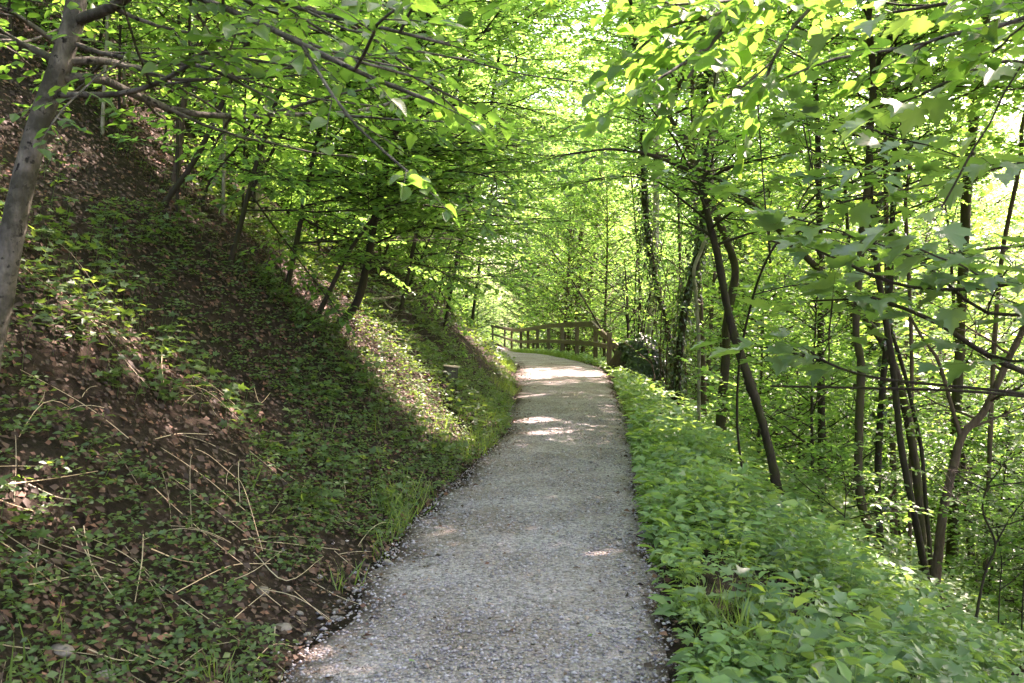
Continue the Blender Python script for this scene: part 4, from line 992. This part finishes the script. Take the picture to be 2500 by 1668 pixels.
stem_shrub('hazel_shrub', 'many-stemmed dark shrub fanning up behind the ivy stump', B(1540, 24), rng, 9, 4.2, .45, .035, .08, 'oval4', LEAF_MID, BARK_DARK, dens=.6)
stem_shrub('hazel_shrub', 'bare-stemmed shrub beside the ivy trunks', B(1625, 20), rng, 8, 4.0, .35, .02, .08, 'oval4', LEAF_MID, BARK_BROWN, dens=.5)

# near maple sapling on the right whose branches reach into the frame
drawn_tree('maple_sapling', 'near maple sapling whose broad leaves hang across the right side', 'tree',
    [(3050, 2050), (2900, 1500), (2800, 1050), (2740, 700), (2700, 300), (2680, 0)], 4.2, .04, .02, BARK_DARK, 401,
    limbs=[([(2795, 1030), (2600, 985, 4.2), (2500, 968, 4.15), (2350, 955, 4.1), (2200, 950, 4.1), (2000, 945, 4.1), (1880, 943, 4.1)], .008, 0),
           ([(2795, 1010), (2500, 962, 4.0), (2350, 945, 4.0), (2150, 925, 4.0), (2040, 895, 4.0), (1980, 860, 4.0)], .008, .86),
           ([(2770, 980), (2520, 915, 4.1), (2400, 860, 4.0), (2300, 795, 3.9), (2200, 750, 3.9), (2110, 720, 3.8)], .017, .45),
           ([(2750, 650), (2600, 655, 4.0), (2480, 690, 3.9), (2380, 705, 3.9), (2250, 705, 3.9), (2150, 680, 3.8), (2060, 640, 3.8), (1990, 610, 3.8)], .011, .35),
           ([(2745, 640), (2560, 600, 4.3), (2400, 610, 4.3), (2280, 630, 4.3), (2200, 640, 4.3)], .010, .3),
           ([(2700, 250), (2600, 190, 3.6), (2480, 150, 3.4), (2380, 170, 3.3), (2250, 230, 3.3)], .009, .25),
           ([(2690, 50), (2600, 0, 3.2), (2450, -20, 3.1), (2300, 10, 3.0), (2180, 30, 3.0)], .010, .2),
           ([(2690, 400), (2600, 380, 3.9), (2480, 400, 3.9), (2380, 420, 3.9)], .008, .2),
           ([(2760, 820), (2560, 770, 4.0), (2400, 760, 4.0), (2250, 640, 3.9), (2120, 590, 3.8), (2010, 560, 3.8)], .010, .4)],
    leaf=dict(MAPLE, droop=.08, step=.15), single=300, subs=2, twigsize=.0018)
drawn_tree('young_maple', 'thin-stemmed young maple arching right above the verge', 'tree',
    [(1815, 1180, 8.2), (1800, 1040, 7.8), (1806, 880, 7.2), (1840, 720, 6.8), (1880, 620), (1930, 560), (2010, 510), (2120, 480), (2300, 445), (2480, 400)], 6.4, .012, .006, BARK_DARK, 402,
    limbs=[([(1880, 620), (1870, 520, 6.2), (1860, 400), (1850, 250)], .006, .2), ([(1930, 560), (1960, 480), (2000, 440), (2080, 430)], .006, .15), ([(2010, 510), (1980, 400), (1960, 300)], .005, .2), ([(1840, 720), (1920, 700), (2000, 690)], .005, .2), ([(1930, 560), (2000, 470, 5.8), (2100, 440, 5.6)], .006, .1)],
    leaf=dict(MAPLE, size=.13, step=.2), single=120, subs=2, sides=6, twigsize=.002)
# beech beside the viewer on the right; its leaf sprays hang into the top of the frame
drawn_tree('beech_tree', 'beech leaf sprays hanging into the upper right of the frame', 'tree',
    [(3700, 3000), (3500, 1500), (3400, 300), (3300, -600), (3200, -1400)], 2.6, .10, .06, BARK_GREY, 403,
    limbs=[([(3330, -300), (2600, -350, 2.7), (2100, -150, 2.8), (1850, 0, 2.9), (1750, 90, 2.9), (1680, 190, 2.9)], .016, .55),
           ([(3330, -320), (2600, -380, 2.9), (2000, -120, 3.1), (1800, 20, 3.2), (1640, 60, 3.2), (1560, 120, 3.2)], .014, .6),
           ([(3300, -400), (2700, -420, 3.0), (2200, -150, 3.2), (2000, 0, 3.3), (1900, 120, 3.3), (1850, 260, 3.3)], .012, .55),
           ([(3300, -200), (2900, -150, 2.6), (2600, 0, 2.6), (2450, 60, 2.7), (2300, 90, 2.7), (2200, 140, 2.8)], .010, .4),
           ([(3280, -500), (2600, -600, 3.0), (1900, -350, 3.1), (1600, -150, 3.2), (1400, -60, 3.3), (1250, 0, 3.4)], .012, .5)],
    leaf=dict(BEECH, tilt=.5, size=.068, sublen=.5, gap=.045, step=.12), single=300, subs=3, twigsize=.002)

# ------------------------------------------------------------------ the wood around: prototypes and copies
def protos():
    R = np.random.default_rng
    p = {}
    p['tallA'] = generic_tree(R(1), 17, 5, 4.6, 40, .15, .15, sub=9, twig=.9, step=.27, gap_=.12, bmat=BARK_BROWN, draw=False)
    p['tallB'] = generic_tree(R(2), 14, 2.0, 4.2, 40, .11, .145, sub=8, twig=.85, step=.25, gap_=.11, bmat=BARK_PALE, shape='low', draw=False)
    p['midA'] = generic_tree(R(3), 8.5, 1.2, 2.8, 36, .07, .105, tpl='oval4', sub=6, twig=.6, step=.18, gap_=.09, bmat=BARK_BROWN, shape='oval', mat=LEAF_MID)
    p['midB'] = generic_tree(R(4), 7, .8, 2.6, 28, .06, .13, tpl='maple4', sub=6, twig=.55, step=.22, gap_=.12, bmat=BARK_DARK, shape='low', mat=LEAF_MAPLE_J, tilt=.3, draw=False)
    p['low'] = generic_tree(R(5), 3.2, .2, 1.5, 24, .03, .095, tpl='oval4', sub=5, twig=.5, step=.17, gap_=.08, bmat=BARK_DARK, shape='low', mat=LEAF_MID, draw=False)
    p['spruce'] = generic_tree(R(6), 14, 1.2, 3.0, 60, .16, .10, tpl='needle', sub=7, twig=.5, step=.14, gap_=.035, bmat=BARK_DARK, shape='cone', mat=LEAF_NEEDLE, tilt=.8, droop=.25, rise=.25, draw=False)
    p['poleA'] = generic_tree(R(7), 5.2, 1.6, 1.1, 16, .020, .085, tpl='oval4', sub=3, twig=.45, step=.17, gap_=.08, bmat=BARK_PALE, shape='oval', mat=LEAF_MID, draw=False, wob=.12)
    p['poleB'] = generic_tree(R(8), 4.4, 1.0, 1.2, 18, .016, .085, tpl='oval4', sub=3, twig=.45, step=.17, gap_=.08, bmat=BARK_DARK, shape='low', mat=LEAF_MID, draw=False, wob=.14)
    return p
PR = protos()
rng = np.random.default_rng(91)
def put(kind, x, y, name, label, cat='tree', group=None, sc=None):
    z = float(H(x, y)); s = sc or rng.uniform(.85, 1.2)
    return place(name, PR[kind][:3], label, cat, (x, y, z - .1), rng.random() * 6.28, s, group, (rng.normal(0, .05), rng.normal(0, .05)))

for x_, y_, l_ in [(3.2, 80, 'tall crown closing the gap above the far fence end'), (-4.2, 74, 'tall tree at the head of the path bend'), (9.0, 82, 'tall tree in the light gap beyond the fence'), (6.2, 72, 'tall tree below the brightest gap in the leaves'), (5.0, 90, 'far tall tree seen through the brightest leaf gap'), (-5.5, 66, 'tall tree on the bank beyond the bend')]:
    put('tallA', x_, y_, 'woodland_tree', l_, sc=1.75)
put('spruce', 2.9, 47, 'spruce_tree', 'dark spruce with drooping boughs behind the fence', sc=.6)

# trees added, many out of view, so their crowns shade the path and bank
R_ = np.random.default_rng
SHADE_TREES = [(7.4, 6.3, 14, 4.6, 'added shade tree on the slope just outside the right frame edge'), (6.6, 10.0, 14, 4.6, 'added shade tree just beyond the right frame edge near the maple'), (9.8, 13.0, 16, 4.6, 'added shade tree rising among the trunks at the right edge'),
          (7.0, 16.5, 15, 4.4, 'added thin shade tree inside the right-hand trunk clump'), (8.0, 21, 15, 3.8, 'added shade tree behind the right-hand trunk clump'), (3.0, -2.0, 12, 4.6, 'added shade tree behind the viewer on the right'), (5.2, 8.0, 13.5, 4.6, 'added shade tree outside the frame beside the maple sapling'),
          (10.5, 2, 15, 4.6, 'added shade tree down the slope beside the viewer'), (4.9, 14.2, 14, 4.2, 'added thin shade tree standing left of the right-hand trunk clump'), (4.2, 19.8, 14, 4.0, 'added thin shade tree beside the ivy-wrapped trunks'), (7.4, 31.5, 16, 4.2, 'added shade tree on the slope behind the fence end'), (5.4, 37.5, 15, 4.2, 'added shade tree behind the middle of the fence'), (9.2, 35.0, 17, 4.4, 'added shade tree down the slope behind the fence'), (5.6, 29.2, 14, 3.4, 'added thin shade tree just behind the fence end'), (12.5, 9.5, 16, 4.4, 'added shade tree lower down the slope at right'), (13.5, 15.5, 17, 4.4, 'added shade tree far down the slope at the right edge'), (-4.0, 12.2, 8.5, 3.6, 'leafy tree on the bank arching over the path'), (-3.4, 17.5, 9, 3.6, 'leafy tree on the bank before the bend'),
          (-5.6, 9.2, 8.5, 3.8, 'leafy tree high on the bank behind the leaning trunk'), (-3.0, 23.5, 9, 3.6, 'leafy tree on the bank near the bend'), (-4.6, 3.0, 8.5, 4.0, 'added leafy shade tree on the bank beside the viewer'), (-2.2, 31, 10, 3.6, 'leafy tree on the bank opposite the fence'), (-7.8, 14.5, 9, 3.8, 'leafy tree high on the bank behind the slope stems')]
for k, (x, y, h, cr, lab) in enumerate(SHADE_TREES):
    base = np.array([x, y, float(H(x, y)) - .1]); left = x < 0
    ms = generic_tree(R_(500 + k), h, h * (.30 if left else .5), cr, 38, .05 if left else .065, .115 if left else .165, tpl='rhomb', mat=LEAF_MID, bmat=BARK_BROWN if k % 2 else BARK_DARK, sub=8, twig=.75, step=.25 if left else .28, gap_=.10, carve_base=base, lean=(.10, 0) if left else (-.05, 0), draw=False)
    place('shade_tree', ms[:3], lab, 'tree', base.tolist())
# leafy bushes hanging out of the bank around the curved trunk
for x_, y_, sc_, tx, lab in [(-3.3, 11.6, .62, .35, 'leafy bush hanging from the bank left of the curved trunk'), (-2.6, 12.4, .55, .4, 'leafy bush hanging over the dead branches on the bank'), (-2.9, 13.8, .7, .4, 'leafy bush on the bank right behind the curved trunk'), (-2.3, 15.2, .75, .4, 'leafy bush on the bank above the marker stone'), (-2.0, 17.4, .8, .4, 'leafy bush drooping from the bank past the marker stone'),
                       (-1.8, 20.0, .85, .4, 'leafy bush drooping from the bank before the bend'), (-1.9, 23.0, .95, .35, 'leafy bush on the bank opposite the ivy stump'), (-4.4, 12.6, .8, .3, 'leafy bush high on the bank among the slope stems'), (-4.9, 10.6, .7, .3, 'leafy bush beneath the upright slope stem'), (-3.8, 16.5, .95, .3, 'leafy bush high on the bank before the bend')]:
    o = put('low', x_, y_, 'bank_shrub', lab, 'shrub', None, sc_); o.rotation_euler[1] = tx
# young trees leaning in over the path from both sides
for kind, x, y, sc_, tx, lab in [('midA', -1.6, 20.5, .62, .30, 'small leafy tree leaning out over the bank foot'), ('midA', -2.2, 26.5, .7, .25, 'leafy young tree leaning over the path before the fence'), ('midB', -2.4, 15.0, .6, .3, 'broad-leaved sapling leaning from the bank above the stone marker'), ('midA', -4.0, 34, .9, .2, 'leafy young tree on the bank facing the fence'),
                             ('midA', 6.5, 31.0, 1.3, -.15, 'leafy tree leaning left behind the fence posts'), ('midA', 2.6, 43, 1.3, -.1, 'leafy tree leaning left over the far end of the fence')]:
    o = put(kind, x, y, 'leaning_young_tree', lab, sc=sc_); o.rotation_euler[1] = tx

spots = []
def free(x, y, r):
    for a, b, c in spots:
        if (a - x) ** 2 + (b - y) ** 2 < (r + c) ** 2 * .25: return False
    spots.append((x, y, r)); return True
RAD = dict(poleA=1.0, poleB=1.0, tallA=4.6, tallB=4.2, midA=2.8, midB=2.6, low=1.5); HGT = dict(poleA=5.2, poleB=4.4, tallA=17, tallB=14, midA=8.5, midB=7, low=3.2)
def shades(kind, x, y, s):
    z = float(H(x, y))
    for g, r in GAPS[:15]:
        for h in np.linspace(z + .5, z + HGT[kind] * s, 8):
            t = (h - g[2]) / SUN[2]
            if t > .5 and math.hypot(g[0] + SUN[0] * t - x, g[1] + SUN[1] * t - y) < RAD[kind] * s * .9: return True
    return False
def sprinkle(n, xr, yr, kinds, r, name, label, group, cat='tree', cond=None, sc=None):
    c = 0; t = 0
    while c < n and t < n * 40:
        t += 1; y = rng.uniform(*yr); x = rng.uniform(*xr)
        if cond and not cond(x, y): continue
        if shades(kinds[c % len(kinds)], x, y, sc or 1.1): continue
        if y > 50 and -.035 < x / y < .02: continue
        if y < 33 and 0 < x / y < .27: continue
        if kinds[0].startswith('tall') and 1 < x < 16 and 34 < y < 60: continue
        if not free(x, y, r): continue
        put(kinds[c % len(kinds)], x, y, name, label, cat, group, sc); c += 1
off = lambda x, y: x - float(xc(y))
# down the right slope
sprinkle(26, (9, 60), (34, 90), ['tallB', 'tallA'], 4.6, 'woodland_tree', 'broad-leaved tree in the bright wood below the path', 'trees in the wood below the path', cond=lambda x, y: off(x, y) > 6.0 and x > .12 * y + 2, sc=1.2)
sprinkle(46, (5, 34), (14, 52), ['midB', 'midA'], 2.3, 'understorey_tree', 'young broad-leaved tree in the thicket below the path', 'young trees below the path', cond=lambda x, y: off(x, y) > 5 and x > .2 * y + 1.5, sc=1.3)
sprinkle(34, (3, 16), (12, 34), ['low'], 1.3, 'understorey_shrub', 'low leafy shrub on the slope below the path', 'shrubs below the path', 'shrub', cond=lambda x, y: off(x, y) > 2.4 and x > .06 * y + 1.6)
# beyond the bend
sprinkle(26, (-10, 18), (54, 84), ['tallA', 'tallB', 'midA'], 4.2, 'woodland_tree', 'broad-leaved tree in the wood beyond the bend', 'trees beyond the bend', cond=lambda x, y: abs(off(x, y)) > 2.6, sc=1.35)
sprinkle(26, (2, 20), (34, 64), ['midB', 'low', 'midA'], 2.2, 'understorey_tree', 'young tree in the thicket behind the fence', 'young trees behind the fence', cond=lambda x, y: off(x, y) > 2.6)
# up the left slope
sprinkle(20, (-26, -3), (12, 48), ['tallA', 'midA', 'tallB'], 3.8, 'woodland_tree', 'broad-leaved tree high on the left slope', 'trees on the left slope', cond=lambda x, y: off(x, y) < -4.5 and x > -.9 * y)
sprinkle(22, (-14, -2), (10.5, 40), ['midA', 'midB', 'low'], 2.2, 'understorey_tree', 'young tree in the thicket on the left slope', 'young trees on the left slope', cond=lambda x, y: off(x, y) < -3.2 and x > -.62 * y)
sprinkle(30, (-14, 0), (38, 78), ['low', 'midB'], 1.8, 'understorey_shrub', 'leafy shrub on the bank beyond the bend', 'shrubs beyond the bend', 'shrub', cond=lambda x, y: off(x, y) < -2.2)
sprinkle(26, (-16, 4), (72, 104), ['low', 'midB', 'low'], 2.0, 'understorey_shrub', 'leafy shrub far along the path past the bend', 'shrubs far past the bend', 'shrub', cond=lambda x, y: abs(off(x, y)) > 1.6, sc=1.4)
for x_, y_ in [(-2.6, 116), (-5.5, 110), (-.6, 128), (1.8, 120), (-4.2, 134)]: put('tallB', x_, y_, 'distant_tree', 'distant tree closing the view above the path bend', 'tree', 'trees closing the view past the bend', 1.4)
sprinkle(64, (-13, -3), (8.5, 22), ['poleA', 'poleB', 'poleB'], .7, 'pole_sapling', 'thin-stemmed sapling in the thicket on the upper left slope', 'thin saplings on the left slope', 'sapling', cond=lambda x, y: off(x, y) < -3.4 and x > -.6 * y)
for x_, y_ in [(13, 37), (18, 42), (25, 49), (14.5, 50), (28, 57), (34, 58), (22, 60)]: put('tallA', x_, y_, 'woodland_tree', 'tall full-crowned tree screening the sky at the right', 'tree', 'tall trees screening the right', 1.55)
# far wood all round that closes the view
sprinkle(60, (-50, 75), (60, 120), ['tallA', 'tallB'], 5.5, 'distant_tree', 'distant tree in the far wood', 'distant trees', cond=lambda x, y: abs(off(x, y)) > 3 and (x > 14 or y > 82), sc=1.5)
print('tris', sum(len(m.polygons) for m in bpy.data.meshes), 'objects', len(bpy.data.objects))
